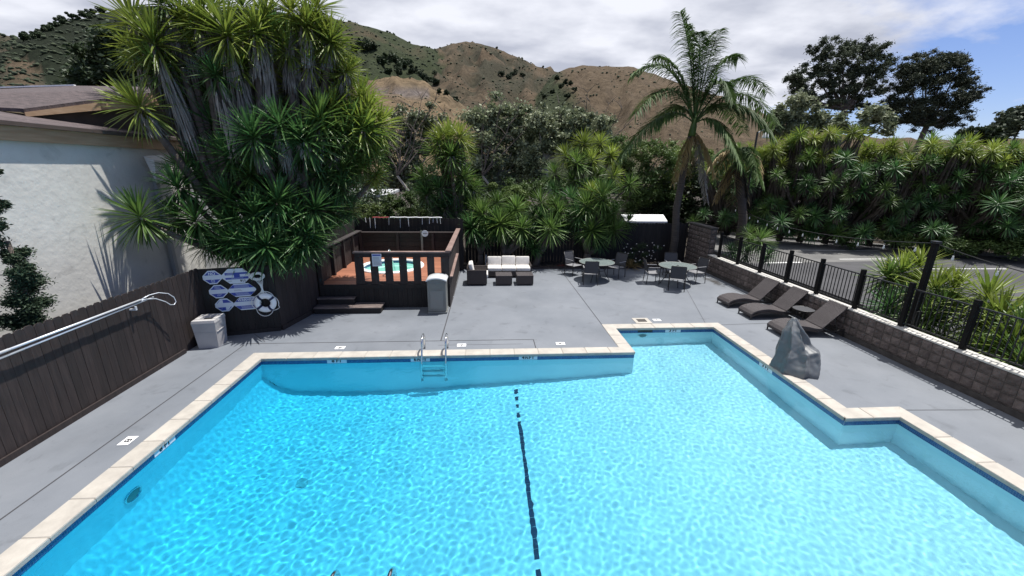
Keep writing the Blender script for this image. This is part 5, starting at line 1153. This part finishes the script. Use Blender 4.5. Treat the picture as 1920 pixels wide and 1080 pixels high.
def twigs(name, label, base, L_, Yv, seed):
    t = thing(name, label, 'tree', base, 0, 'bare twiggy tree tops beyond the back fence'); rr = random.Random(seed)
    base = Vector(base)
    root = P2(L_[0][0], 330, Yv); MB().tube([base, root], [.14, .10], 6).build('trunk', 'pale_bark', t)
    for (px, py) in L_:
        tip = P2(px, py, Yv+rr.uniform(-1, 1)); pts = [root]; 
        for k in range(1, 6): pts.append(root.lerp(tip, k/5)+Vector((rr.uniform(-.25, .25), rr.uniform(-.2, .2), rr.uniform(-.15, .15))))
        MB().tube(pts, [.075-.012*k for k in range(6)], 5).build('branch', 'trunk', t)
        for k in (2, 3, 4, 5):
            for _ in range(2):
                q = pts[k]; e = q+Vector((rr.uniform(-1, 1), rr.uniform(-.6, .6), rr.uniform(.1, 1.0)))*.9
                MB().tube([q, q.lerp(e, .5)+Vector((rr.uniform(-.12, .12), 0, .08)), e], [.03, .02, .008], 4).build('twig', 'trunk', t)
twigs('bare_tree', 'bare twiggy tree top left of the column yucca', (-4.5, 34, 0), [(745, 215), (790, 185), (770, 200), (815, 195), (720, 235), (835, 215)], 34, 1)
twigs('bare_tree', 'bare twiggy tree top above the sycamores, centre', (2.5, 34, 0), [(905, 200), (940, 190), (975, 205), (915, 190), (1000, 215)], 34, 2)
twigs('bare_tree', 'bare brown twiggy tree top left of the queen palm', (9, 34, 0), [(1075, 200), (1110, 190), (1145, 195), (1170, 205), (1100, 175), (1050, 195), (1190, 215)], 34, 3)
# greens
tree('round_bush', 'round bright green bush behind the planter yuccas, centre', 'bush', (1.0, 22.5, -.05), CL([(915, 380, .7), (945, 365, .9), (975, 382, .7), (945, 395, .9), (930, 358, .6), (962, 360, .6)], 22.5), 'leaf_light', .055, 34000, tr=.1, seed=10, shell=1)
tree('leafy_bush', 'loose green bush beyond the icicle-lit fence, left of the column yucca', 'bush', (-3.9, 21.5, -.05), CL([(770, 370, .7), (745, 385, .6), (790, 392, .7), (760, 400, .7), (725, 400, .6), (735, 375, .4), (800, 370, .5)], 21.5), 'leaf_mid', .06, 16000, tr=.08, seed=11)
tree('leafy_bush', 'pale grey-green bush beyond the fence at the left end of the icicle lights', 'bush', (-5.6, 21, -.05), CL([(700, 395, .6), (680, 400, .6), (715, 405, .5), (660, 395, .6)], 21), 'leaf_light', .05, 9000, tr=.07, seed=12)
gt = 'leafy green trees beyond the back fence'
tree('leafy_tree', 'mid-green tree behind the yucca thicket left of the palm', 'tree', (8.3, 27, 0), CL([(1180, 300, 1.2), (1210, 285, 1.2), (1245, 280, 1.1), (1190, 340, 1.3), (1225, 330, 1.3), (1215, 370, 1.2), (1245, 360, 1.1), (1180, 375, 1.0), (1160, 275, 1.0), (1260, 310, 1.0)], 27), 'leaf_mid', .075, 40000, tr=.2, seed=13, group=gt)
tree('leafy_tree', 'light green tree just behind the palm trunk', 'tree', (10.5, 28.5, 0), CL([(1270, 290, 1.1), (1300, 280, 1.1), (1330, 300, 1.1), (1280, 330, 1.2), (1310, 340, 1.2), (1350, 330, 1.1), (1270, 370, 1.1), (1340, 370, 1.1)], 28.5), 'leaf_light', .075, 26000, tr=.2, seed=14, group=gt)
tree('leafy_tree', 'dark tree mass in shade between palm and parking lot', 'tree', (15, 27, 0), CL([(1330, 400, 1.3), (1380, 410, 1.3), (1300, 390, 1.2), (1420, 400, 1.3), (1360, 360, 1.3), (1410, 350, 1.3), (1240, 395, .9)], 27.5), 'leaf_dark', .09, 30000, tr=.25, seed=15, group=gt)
tree('leafy_tree', 'green tree behind the middle yuccas, left of the thicket', 'tree', (3.8, 27, 0), CL([(1015, 350, 1.0), (990, 362, 1.0), (1040, 370, .9), (965, 350, .7), (1060, 360, .9)], 27), 'leaf_mid', .075, 18000, tr=.15, seed=16, group=gt)
tree('dark_oak', 'dark oak behind the building, left of the giant yucca', 'tree', (-24, 33, 0), CL([(190, 110, 1.6), (220, 85, 1.6), (180, 145, 1.8), (235, 120, 1.8), (265, 140, 2.0), (205, 160, 1.8), (300, 120, 2.2), (330, 150, 2.2), (365, 100, 2.2), (150, 165, 1.5), (380, 160, 2.4), (420, 130, 2.2), (450, 180, 2.2)], 33), 'leaf_dark', .16, 52000, tr=.35, seed=17)
# undergrowth along the lot's bank
rr = random.Random(5)
cl = []
for i in range(70):
    u = rr.random(); p = Vector((16.0, 27.3, 0)).lerp(Vector((33.5, 15.0, 0)), u)+Vector((rr.uniform(-.7, 1.4), rr.uniform(-.3, 1.6), .9+rr.uniform(0, 1.0))); cl.append((p, rr.uniform(.5, .95)))
V, F = leafcloud([tuple(c) for c, r_ in cl], [r_ for c, r_ in cl], 60000, .07, 31)
link('bank_ground_cover', npmesh('bank_ground_cover', V, F, 'leaf_dark'), kind='stuff')
cl = [(P2(px, py, 15.5), r_) for px, py, r_ in ((1760, 445, .6), (1800, 450, .7), (1850, 452, .7), (1900, 465, .8), (1940, 470, .8), (1830, 435, .6), (1880, 440, .7), (1780, 432, .5))]
tree('low_hedge', 'low dark green clipped shrubs beyond the lot at the right', 'hedge', (24.5, 17.2, .3), [(Vector((19.5+.9*i, 20.2-.66*i, 1.0+.25*math.sin(i*1.3))), .8) for i in range(14)], 'leaf_mid', .055, 50000, tr=0, seed=33, limbs=False)
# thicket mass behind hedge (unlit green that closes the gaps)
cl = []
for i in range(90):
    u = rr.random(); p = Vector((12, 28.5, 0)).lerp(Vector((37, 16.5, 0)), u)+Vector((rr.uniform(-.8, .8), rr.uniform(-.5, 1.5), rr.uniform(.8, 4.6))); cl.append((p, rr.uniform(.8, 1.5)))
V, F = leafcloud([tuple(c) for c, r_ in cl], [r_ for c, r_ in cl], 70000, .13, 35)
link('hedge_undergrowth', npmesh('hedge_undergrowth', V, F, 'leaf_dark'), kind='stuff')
cl = []
for i in range(60):
    p = Vector((rr.uniform(-12, 15), rr.uniform(28, 33), rr.uniform(.3, 2.3))); cl.append((p, rr.uniform(.9, 1.6)))
for i in range(24):
    p = Vector((rr.uniform(-14, -4), rr.uniform(19, 26), rr.uniform(.3, 1.4))); cl.append((p, rr.uniform(.6, 1.0)))
V, F = leafcloud([tuple(c) for c, r_ in cl], [r_ for c, r_ in cl], 60000, .13, 36)
link('creek_thicket', npmesh('creek_thicket', V, F, 'leaf_dark'), kind='stuff')
# flowering bush, garden stalks
tree('flowering_bush', 'grassy bush with small pale flowers between the two glass tables', 'bush', (6.5, 17.55, 0), CL([(1180, 470, .35), (1205, 465, .4), (1195, 490, .35), (1175, 490, .3), (1220, 480, .35), (1160, 480, .25), (1230, 468, .25)], 17.6), 'leaf_dark', .05, 9000, tr=.03, seed=40, limbs=False, asp=.18)
fb = bpy.data.objects['flowering_bush']
for i in range(34):
    p = at(rr.uniform(1165, 1245), rr.uniform(455, 495), 1, 17.2+rr.uniform(-.1, .3)); MB().add([p+Vector((.03*math.cos(a), .012*math.sin(a*2), .02*math.sin(a))) for a in (0, 1.3, 2.6, 3.9, 5.2)], [(0, 1, 2, 3, 4)]).build('flower', 'flower', fb)
dirs = np.random.default_rng(4).normal(0, 1, (70, 3)); dirs[:, 2] = np.abs(dirs[:, 2])+.5
V, F = blades(70, .8, .02, dirs, np.zeros((70, 3)), np.full((70, 1), .5), segs=3)
link('grass_blades', npmesh('grass_blades', V, F, 'palm_dry'), fb, (-.1, -.25, .05), kind='stuff')
t = thing('mulch_patch', 'patch of red bark mulch in the shaded planter', 'mulch', (3.4, 17.9, .03)); del t['category']; bpy.data.objects.remove(t)
V, F = leafcloud([(3.35+.12*i, 17.7+.05*(i % 3), .05) for i in range(7)], [.18]*7, 1600, .03, 41, zsq=.25)
link('bark_mulch', npmesh('bark_mulch', V, F, 'mulch'), kind='stuff')
V, F = leafcloud([(rr.uniform(-.9, 9.3), rr.uniform(17.5, 18.4), .05) for i in range(60)], [.35]*60, 5000, .035, 42, zsq=.2)
link('leaf_litter', npmesh('leaf_litter', V, F, 'skirt_dark'), kind='stuff')
t = thing('garden_stake', 'thin white stake standing in the planter left of the sofa', 'stake', (-.02, 17.75, 0)); MB().tube([(-.02, 17.75, 0), (-.0, 17.75, .55)], .02, 6).build('rod', 'white_paint', t)
# cypress at the left
cl = [(Vector((-7.70+rr.uniform(-.12, .12), 7.0+rr.uniform(-.18, .18), z)), .25*(1-(z/4.4)**2.2)+.06) for z in np.linspace(.3, 4.1, 15)]
tree('cypress', 'tall dark cypress at the left picture edge beyond the fence', 'cypress', (-7.70, 7.0, -.05), cl, 'cypress', .028, 90000, tr=.04, seed=44, limbs=False, asp=.4, sub=(.35, .7), split=Vector((-7.70, 7.0, 3)))
cl = [(Vector((-7.62+rr.uniform(-.06, .06), 6.95+rr.uniform(-.1, .1), z)), .26*(1-(z/3.0)**2)+.05) for z in np.linspace(.6, 2.72, 11)]
tree('cypress', 'short thin cypress in front of the tall one, beyond the fence', 'cypress', (-7.62, 6.95, -.05), cl, 'cypress', .024, 26000, tr=.02, seed=45, limbs=False, asp=.4, sub=(.35, .7), split=Vector((-7.62, 6.95, 2)))
# ================================================================ QUEEN PALM
def frond(L_, n, wl, ll, tipdir, arch, seed, mat='palm_leaf', hang=.6):
    r = np.random.default_rng(seed); t_ = np.linspace(.0, 1, 25); tip = np.array(tipdir, float)
    ctrl = tip*.42+np.array([0, 0, arch]); pts = np.outer(2*t_*(1-t_), ctrl)+np.outer(t_**2, tip)
    return pts
def palm_frond(parent, origin, tip, arch, seed, mat='palm_leaf', ll=.80, hang=.5, n=108):
    r = np.random.default_rng(seed); o = Vector(origin); tv = np.array(Vector(tip)-o); ctrl = tv*.45+np.array([0, 0, arch])
    f_ = lambda u: 2*u*(1-u)*ctrl+u*u*tv
    m = MB().tube([o+Vector(f_(u)) for u in np.linspace(0, 1, 12)], [.035*(1-.85*u) for u in np.linspace(0, 1, 12)], 5)
    fr = m.build('frond', 'palm_leaf' if mat == 'palm_leaf' else mat, parent, smooth=True)
    us = np.repeat(np.linspace(.14, .99, n), 2); sd_ = np.tile([1, -1], n)
    base = np.array([f_(u) for u in us]); tan = np.array([f_(min(1, u+.02))-f_(u-.02) for u in us]); tan /= np.linalg.norm(tan, axis=1, keepdims=True)
    side = np.cross(tan, [0, 0, 1.0]); side /= np.maximum(np.linalg.norm(side, axis=1, keepdims=True), 1e-3)
    d = side*sd_[:, None]*r.uniform(.6, 1.0, (2*n, 1))+tan*r.uniform(.35, .75, (2*n, 1))+np.array([0, 0, 1])*r.uniform(-.25, .35, (2*n, 1))
    L_ = ll*(.55+.45*np.sin(np.pi*np.clip(us*1.05, 0, 1)))*r.uniform(.8, 1.1, 2*n)
    V, F = blades(2*n, L_, .042, d, base, np.full((2*n, 1), hang)*r.uniform(.6, 1.3, (2*n, 1)), segs=4, fold=.3)
    link('leaflet', npmesh('leaflet', V, F, mat), fr, o-parent_loc(parent)-Vector((0, 0, 0)), kind='stuff')
PT = at(1302, 232, 1, 17.9)
t = thing('queen_palm', 'tall queen palm with feathery arching fronds behind the right glass table', 'palm tree', (8.62, 17.95, 0))
MB().tube([(8.55, 17.95, -.05), (8.62, 17.95, 1.2), (8.50, 17.93, 2.6), (8.56, 17.9, 3.6), (PT.x-.18, 17.9, PT.z-1.2), (PT.x-.06, 17.9, PT.z-.45)], [.19, .165, .15, .14, .14, .13], 12).build('trunk', 'palm_trunk', t, smooth=True)
MB().tube([(PT.x-.06, 17.9, PT.z-.5), (PT.x-.02, 17.9, PT.z-.1), (PT.x, 17.9, PT.z+.4)], [.16, .13, .05], 10).build('crownshaft', 'yucca_a', t, smooth=True)
for i, (px, py, dy, ar) in enumerate([(1275, 22, -.6, 1.2), (1290, 45, .9, 1.2), (1330, 75, -.5, 1.0), (1385, 110, .3, 2.0), (1375, 190, -1.2, 2.3), (1186, 140, .2, 2.3), (1190, 215, -1.2, 2.2), (1160, 300, -.5, 1.9), (1225, 110, 1.6, 1.8), (1455, 235, .1, 2.4), (1440, 175, 1.4, 2.3), (1450, 260, -1.0, 2.0), (1350, 55, 1.4, 1.4), (1392, 315, -1.5, 1.5), (1310, 60, -1.6, 1.8), (1395, 250, 2.0, 2.0), (1225, 240, 1.8, 1.6)]):
    palm_frond(t, PT, at(px, py, 1, 17.9+dy), ar, 60+i)
for i, (px, py, dy) in enumerate([(1262, 345, -.3), (1290, 330, -.5), (1340, 330, -.2), (1325, 380, .2)]): palm_frond(t, PT-Vector((0, 0, .3)), at(px, py, 1, 17.9+dy), .5, 90+i, mat='palm_dry' if i != 3 else 'skirt', hang=.9, ll=.36, n=52)
t = thing('date_palm', 'second palm with dark trunk and drooping yellowing fronds beside the lot', 'palm tree', (12.9, 19.6, -.05))
PT = at(1385, 290, 1, 19.6)
MB().tube([(12.8, 19.6, -.1), (12.75, 19.6, 2), (PT.x, 19.6, PT.z-.3)], [.26, .2, .2], 10).build('trunk', 'palm_trunk', t, smooth=True)
for i in range(11):
    a = i*2.4; palm_frond(t, PT, PT+Vector((math.cos(a)*1.25, math.sin(a)*1.2, -.9+.5*math.sin(i))), 1.0, 120+i, mat='palm_dry' if i % 3 == 0 else 'palm_leaf', ll=.6, hang=.7, n=50)
for i in range(8):
    a = i*2.1; palm_frond(t, PT-Vector((0, 0, .2)), PT+Vector((math.cos(a)*.8, math.sin(a)*.8, -2.2)), .3, 150+i, mat='palm_dry' if i % 2 else 'skirt_dark', ll=.5, hang=.5, n=36)
# lamp
t = thing('street_lamp', 'white bell-shaped lamp on a dark pole above the hedge', 'street lamp', (13.4, 19.5, 0))
lp = at(1436, 258, 1, 19.5)
MB().tube([(lp.x-.45, 19.5, -.06), (lp.x-.45, 19.5, lp.z+.25)], .045, 8).build('pole', 'black_metal', t); MB().tube([(lp.x-.45, 19.5, lp.z+.2), (lp.x-.2, 19.5, lp.z+.34), (lp.x, 19.5, lp.z+.27)], .025, 6).build('arm', 'white_paint', t)
m = MB(); s = 16; prof = [(.04, .27), (.08, .22), (.15, .12), (.17, .02), (.185, -.02)]
m.v = [(lp.x+r_*math.cos(2*math.pi*i/s), 19.5+r_*math.sin(2*math.pi*i/s), lp.z+z) for r_, z in prof for i in range(s)]
m.f = [(k*s+i, k*s+(i+1) % s, (k+1)*s+(i+1) % s, (k+1)*s+i) for k in range(4) for i in range(s)]+[tuple(range(s)), tuple(range(4*s, 5*s))]; m.mi = [0]*len(m.f); m.build('shade', 'white_paint', t, smooth=True)
# sheds beyond the fences
t = thing('white_roofed_shed', 'low shed with a white roof just beyond the back fence', 'shed', (8.6, 22.5, 0))
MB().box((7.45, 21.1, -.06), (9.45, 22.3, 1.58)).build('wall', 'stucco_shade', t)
MB().add([(7.3, 21.0, 1.66), (9.55, 21.0, 1.66), (9.9, 22.4, 1.86), (7.5, 22.4, 1.86), (7.3, 21.0, 1.58), (9.55, 21.0, 1.58)], [(0, 1, 2, 3), (4, 5, 1, 0)]).build('roof', 'white_paint', t)
t = thing('flat_roofed_building', 'small building with pale flat roof seen between giant yucca and bushes', 'building', (-8, 31, 0))
MB().box((-11.5, 30.2, -.06), (-7.2, 33, 2.2)).build('wall', 'tan_wood', t)
MB().add([(-12, 30, 2.36), (-7.0, 30, 2.36), (-6.7, 33, 2.62), (-12, 33, 2.62), (-12, 30, 2.2), (-7.0, 30, 2.2), (-6.7, 33, 2.45)], [(0, 1, 2, 3), (4, 5, 1, 0), (5, 6, 2, 1)]).build('roof', 'dome_grey', t)

# ================================================================ HILLS
def ip(x, xs, ys_): return np.interp(x, xs, ys_)
H1 = (np.array([-80, -60, -52, -46, -44.6, -41.2, -38.2, -35.9, -30, -24, -18, -16.7, -13.3, -9.6, -6.2, -2, 2, 6, 10, 14, 20]), np.array([4, 6.5, 8, 8.9, 9.35, 11.4, 12.8, 13.9, 15, 15.7, 15.75, 15.8, 15.4, 14.6, 13.7, 11.6, 9.2, 6.6, 4.2, 2.4, 0]))
H2 = (np.array([-14, -8, -6.2, -4.4, -2.5, -.6, 1.4, 3.4, 5, 6.8, 8, 9.2, 12, 20, 30]), np.array([10, 12.8, 13.7, 14.3, 14.6, 14.5, 14.1, 13.4, 12.9, 12.1, 11.9, 11.6, 11, 7, 0]))
H3 = (np.array([1, 4, 6, 8, 9.2, 11.5, 14.8, 18.6, 22.5, 27, 31.6, 37, 42, 50, 60, 75]), np.array([0, 5.5, 8.2, 10.6, 11.6, 12.15, 12.2, 11.9, 10.4, 8.8, 6.9, 4.6, 3.4, 2.8, 2.2, 1.5]))
H4 = (np.array([-26, -20, -16, -13, -11, -9, -7.3, -5, -2.7, 0, 3, 6]), np.array([4, 7.5, 9.2, 10.0, 10.3, 10.1, 9.6, 8.6, 7.2, 5.2, 3, 0]))
HL = [(H1, 900, 1.15), (H2, 1300, .95), (H3, 680, .95), (H4, 300, .9)]
def nz(x, y, s, o=0): return noise.noise(Vector((x/s+o, y/s-o, o*.37)))
def hill(th, r):
    """th deg azimuth, r metres -> height, which hill, shape"""
    best = -9; w = 0
    x = r*math.sin(R(th)); y = r*math.cos(R(th))
    for k, ((xs, es), Rk, pw) in enumerate(HL):
        e = float(np.interp(th, xs, es))
        if e <= 0: continue
        Rr = Rk*(1+.10*nz(th*1.0, 0, 14, k*3.1+1)); Hc = math.tan(R(e))*Rr+4.2
        s = (r-60)/(Rr-60)
        if s <= 0: continue
        if s < 1: h = Hc*(s**(1.4*pw))*(1-.0*s)
        else: h = Hc*max(-.2, 1-(s-1)*1.6-(s-1)**2)
        gl = nz(th, r*.012, 3.2, 5+k)*.6+nz(th, r*.02, 1.3, 9+k)*.3+nz(x, y, 45, 2+k)*.25
        env = max(0, min(1, s*1.6))*max(0, min(1, (1-s)*3.5+.10 if s < 1 else .10))
        rg = (1-2.2*abs(nz(th+.8*nz(x, y, 90, 2), r*.010, 2.6, 15+k)))*.5+(1-2.2*abs(nz(x, y, 55, 11)))*.35; h += Hc*(.06*gl+.10*rg)*env*(.9 if k == 0 else 1)+((1-2*abs(nz(x, y, 30, 6)))*4.5+nz(x, y, 9, 3)*2.0)*min(1, s*3)*(1 if s < .9 else .55)
        if h > best: best = h; w = k
    return max(best, -.5), w
ths = np.arange(-60, 62, .33); rs = np.concatenate([np.geomspace(80, 900, 105), np.linspace(915, 1500, 34)])
V = np.zeros((len(ths)*len(rs), 3)); colr = np.zeros((len(V), 4)); colr[:, 3] = 1
TAN = np.array([.092, .069, .046]); TAN2 = np.array([.150, .110, .068]); GRN = np.array([.030, .038, .019]); DGR = np.array([.014, .019, .011]); ROCK = np.array([.13, .11, .10]); OLV = np.array([.050, .047, .032])
q = 0; WG = np.zeros((len(ths), len(rs)), int)
for th in ths:
    for r in rs:
        h, w = hill(float(th), float(r)); x = r*math.sin(R(th)); y = r*math.cos(R(th)); V[q] = (x, y, h); WG[q//len(rs), q % len(rs)] = w
        el = math.degrees(math.atan2(h-4.2, r)); a = nz(x, y, 60, 1)+.6*nz(x, y, 22, 4)+.4*nz(x, y, 8, 7); gl = nz(th, r*.012, 3.2, 5+w)*.6+nz(th, r*.02, 1.3, 9+w)*.3
        if w == 0:
            g_ = 1.18+a*.55-gl*.9 if th > -20 else 1.6
            if th > -20: g_ -= max(0, (el-12.8)*.16)
            c = TAN*(1-min(1, max(0, g_)))*.85+(GRN if th > -22 else DGR)*min(1, max(0, g_))
        elif w == 1:
            g_ = .60-gl*1.6+a*.7; g_ = min(1, max(0, g_*1.4-.1)); c = TAN*.9*(1-g_)+OLV*.85*g_
        elif w == 2:
            g_ = (9.4+(12-el)*1.0-th)*.45+a*.8+.10-gl*.7; g_ = min(1, max(0, g_)); c = TAN*.95*(1-g_)+GRN*g_
        else:
            g_ = -.05+a*.5-gl*.5+(.5 if th < -14 else 0); rk = math.exp(-((el-8.9)/.55)**2)*(1 if -13.5 < th < -7 else 0)*(.6+a)
            g_ = min(1, max(0, g_)); c = TAN2*(1-g_)+OLV*g_; rk = min(1, max(0, rk*1.4)); c = c*(1-rk)+ROCK*rk
        colr[q, :3] = c; q += 1
HGRID = V.reshape(len(ths), len(rs), 3).copy(); nr = len(rs); ii, jj = np.meshgrid(np.arange(nr-1), np.arange(len(ths)-1)); a = (jj*nr+ii).ravel()
F = np.stack([a, a+nr, a+nr+1, a+1], 1)
hm = bpy.data.materials.new('dry hillside'); hm.use_nodes = True; n_ = hm.node_tree.nodes; l_ = hm.node_tree.links; b = n_['Principled BSDF']; b.inputs['Roughness'].default_value = 1; b.inputs['Specular IOR Level'].default_value = .1
at_ = n_.new('ShaderNodeAttribute'); at_.attribute_name = 'ground'; tc_ = n_.new('ShaderNodeTexCoord')
ns = n_.new('ShaderNodeTexNoise'); ns.inputs['Scale'].default_value = .22; ns.inputs['Detail'].default_value = 10; ns.inputs['Roughness'].default_value = .78; l_.new(tc_.outputs['Object'], ns.inputs['Vector'])
rp = n_.new('ShaderNodeMapRange'); rp.inputs[1].default_value = .3; rp.inputs[2].default_value = .7; rp.inputs[3].default_value = .35; rp.inputs[4].default_value = 1.55; l_.new(ns.outputs[0], rp.inputs[0])
vm = n_.new('ShaderNodeVectorMath'); vm.operation = 'SCALE'; l_.new(at_.outputs['Color'], vm.inputs[0]); l_.new(rp.outputs[0], vm.inputs['Scale']); l_.new(vm.outputs[0], b.inputs['Base Color'])
bp = n_.new('ShaderNodeBump'); bp.inputs['Strength'].default_value = .8; bp.inputs['Distance'].default_value = 2.0; l_.new(ns.outputs[0], bp.inputs['Height']); l_.new(bp.outputs[0], b.inputs['Normal'])
me = npmesh('hills', V, F, hm, True); ca = me.color_attributes.new('ground', 'FLOAT_COLOR', 'POINT'); ca.data.foreach_set('color', colr.astype(np.float32).ravel())
struct(link('hills', me))
# scrub and trees on the slopes
def blobs(pts, sizes, seed):
    r = np.random.default_rng(seed); ico = bmesh.new(); bmesh.ops.create_icosphere(ico, subdivisions=2, radius=1); ico.verts.ensure_lookup_table()
    bv = np.array([v.co[:] for v in ico.verts]); bf = np.array([[v.index for v in f.verts] for f in ico.faces]); ico.free()
    n = len(pts); k = len(bv); V = bv[None]*(1+r.normal(0, .17, (n, k, 1)))*np.array(sizes)[:, None, None]*np.array([1, 1, .72])+np.array(pts)[:, None]
    F = (bf[None]+(np.arange(n)*k)[:, None, None]).reshape(-1, 3); return V.reshape(-1, 3), F
HG = V[:len(ths)*len(rs)].reshape(len(ths), len(rs), 3).copy() if False else HGRID
ELG = np.arctan2(HG[:, :, 2]-CAMP.z, np.broadcast_to(rs, HG.shape[:2]))
def onhill(px, py):
    d = (at(px, py, 1, 10)-CAMP).normalized(); th = math.degrees(math.atan2(d.x, d.y)); e = math.atan2(d.z, math.hypot(d.x, d.y))
    i = int(round((th-ths[0])/(ths[1]-ths[0])))
    if not 0 <= i < len(ths): return None, 0, 0
    j = int(np.argmax(ELG[i] >= e))
    if ELG[i, j] < e: return None, 0, 0
    r = float(rs[j]); return Vector((r*math.sin(R(th)), r*math.cos(R(th)), float(HG[i, j, 2]))), r, int(WG[i, j])
pts = []; szs = []; rr = random.Random(9)
for i in range(15000):
    px = rr.uniform(0, 1480); py = rr.uniform(30, 260); p, r, w = onhill(px, py)
    if p is None: continue
    th = math.degrees(math.atan2(p.x, p.y)); v = nz(p.x, p.y, 40, 8)+.5*nz(p.x, p.y, 14, 2)
    dens = {0: .75, 1: .45, 2: .85 if th < 9.4+(12-math.degrees(math.atan2(p.z-4.2, r))) else .22, 3: .16}[w]
    if th < -22: dens = .9
    if rr.random() > dens+v*.9: continue
    s_ = r/762*rr.choice((.5, .6, .8, 1.0, 1.3, 1.9))*rr.uniform(.8, 1.2)*(1.25 if th < -22 else 1); pts.append((p.x, p.y, p.z+s_*.25)); szs.append(s_)
V, F = blobs(pts, szs, 3); link('hillside_scrub', npmesh('hillside_scrub', V, F, 'scrub'), kind='stuff')
def oaks(cl, label, seed):
    cs = []
    for px, py, rad in cl:
        p, r, w = onhill(px, py)
        if p is None: continue
        cs.append((p+Vector((0, 0, rad*r/762*.55)), rad*r/762))
    if not cs: return
    b_ = cs[0][0]-Vector((0, 0, cs[0][1])); sz = sum(c[1] for c in cs)/len(cs)
    tree('oak_grove', label, 'tree grove', b_, cs, 'leaf_dark', sz*.13, 2500*len(cs), tr=0, limbs=False, seed=seed, shell=1)
oaks([(675, 92, 9), (688, 98, 11), (700, 97, 8), (668, 102, 8)], 'pair of dark oaks high on the green hillside', 1)
oaks([(725, 118, 10), (740, 125, 13), (755, 132, 11), (765, 128, 9), (715, 125, 8)], 'dark oak grove in the middle of the hill slope', 2)
oaks([(775, 140, 9), (790, 148, 10), (803, 155, 9), (815, 162, 8), (745, 142, 9), (728, 140, 8)], 'line of dark oaks running down above the tan knoll', 3)
oaks([(825, 175, 6), (835, 182, 6), (855, 190, 5), (815, 145, 5)], 'lower dark oaks at the right end of the slope line', 4)
oaks([(940, 143, 6), (952, 148, 7), (963, 146, 7), (980, 146, 5), (1045, 150, 5), (1060, 158, 5)], 'small dark trees in the saddle between the hills', 5)
oaks([(1070, 160, 5), (1078, 170, 5), (1052, 168, 6), (1035, 178, 6), (1020, 185, 6), (1064, 186, 5)], 'bushy oaks down the flank of the right tan hill', 6)
oaks([(120, 46, 8), (140, 40, 7), (158, 36, 7), (88, 62, 6), (70, 73, 6), (50, 78, 7), (105, 52, 6), (195, 25, 6), (175, 33, 6)], 'dark trees along the ridge at the upper left', 7)
M_ = None
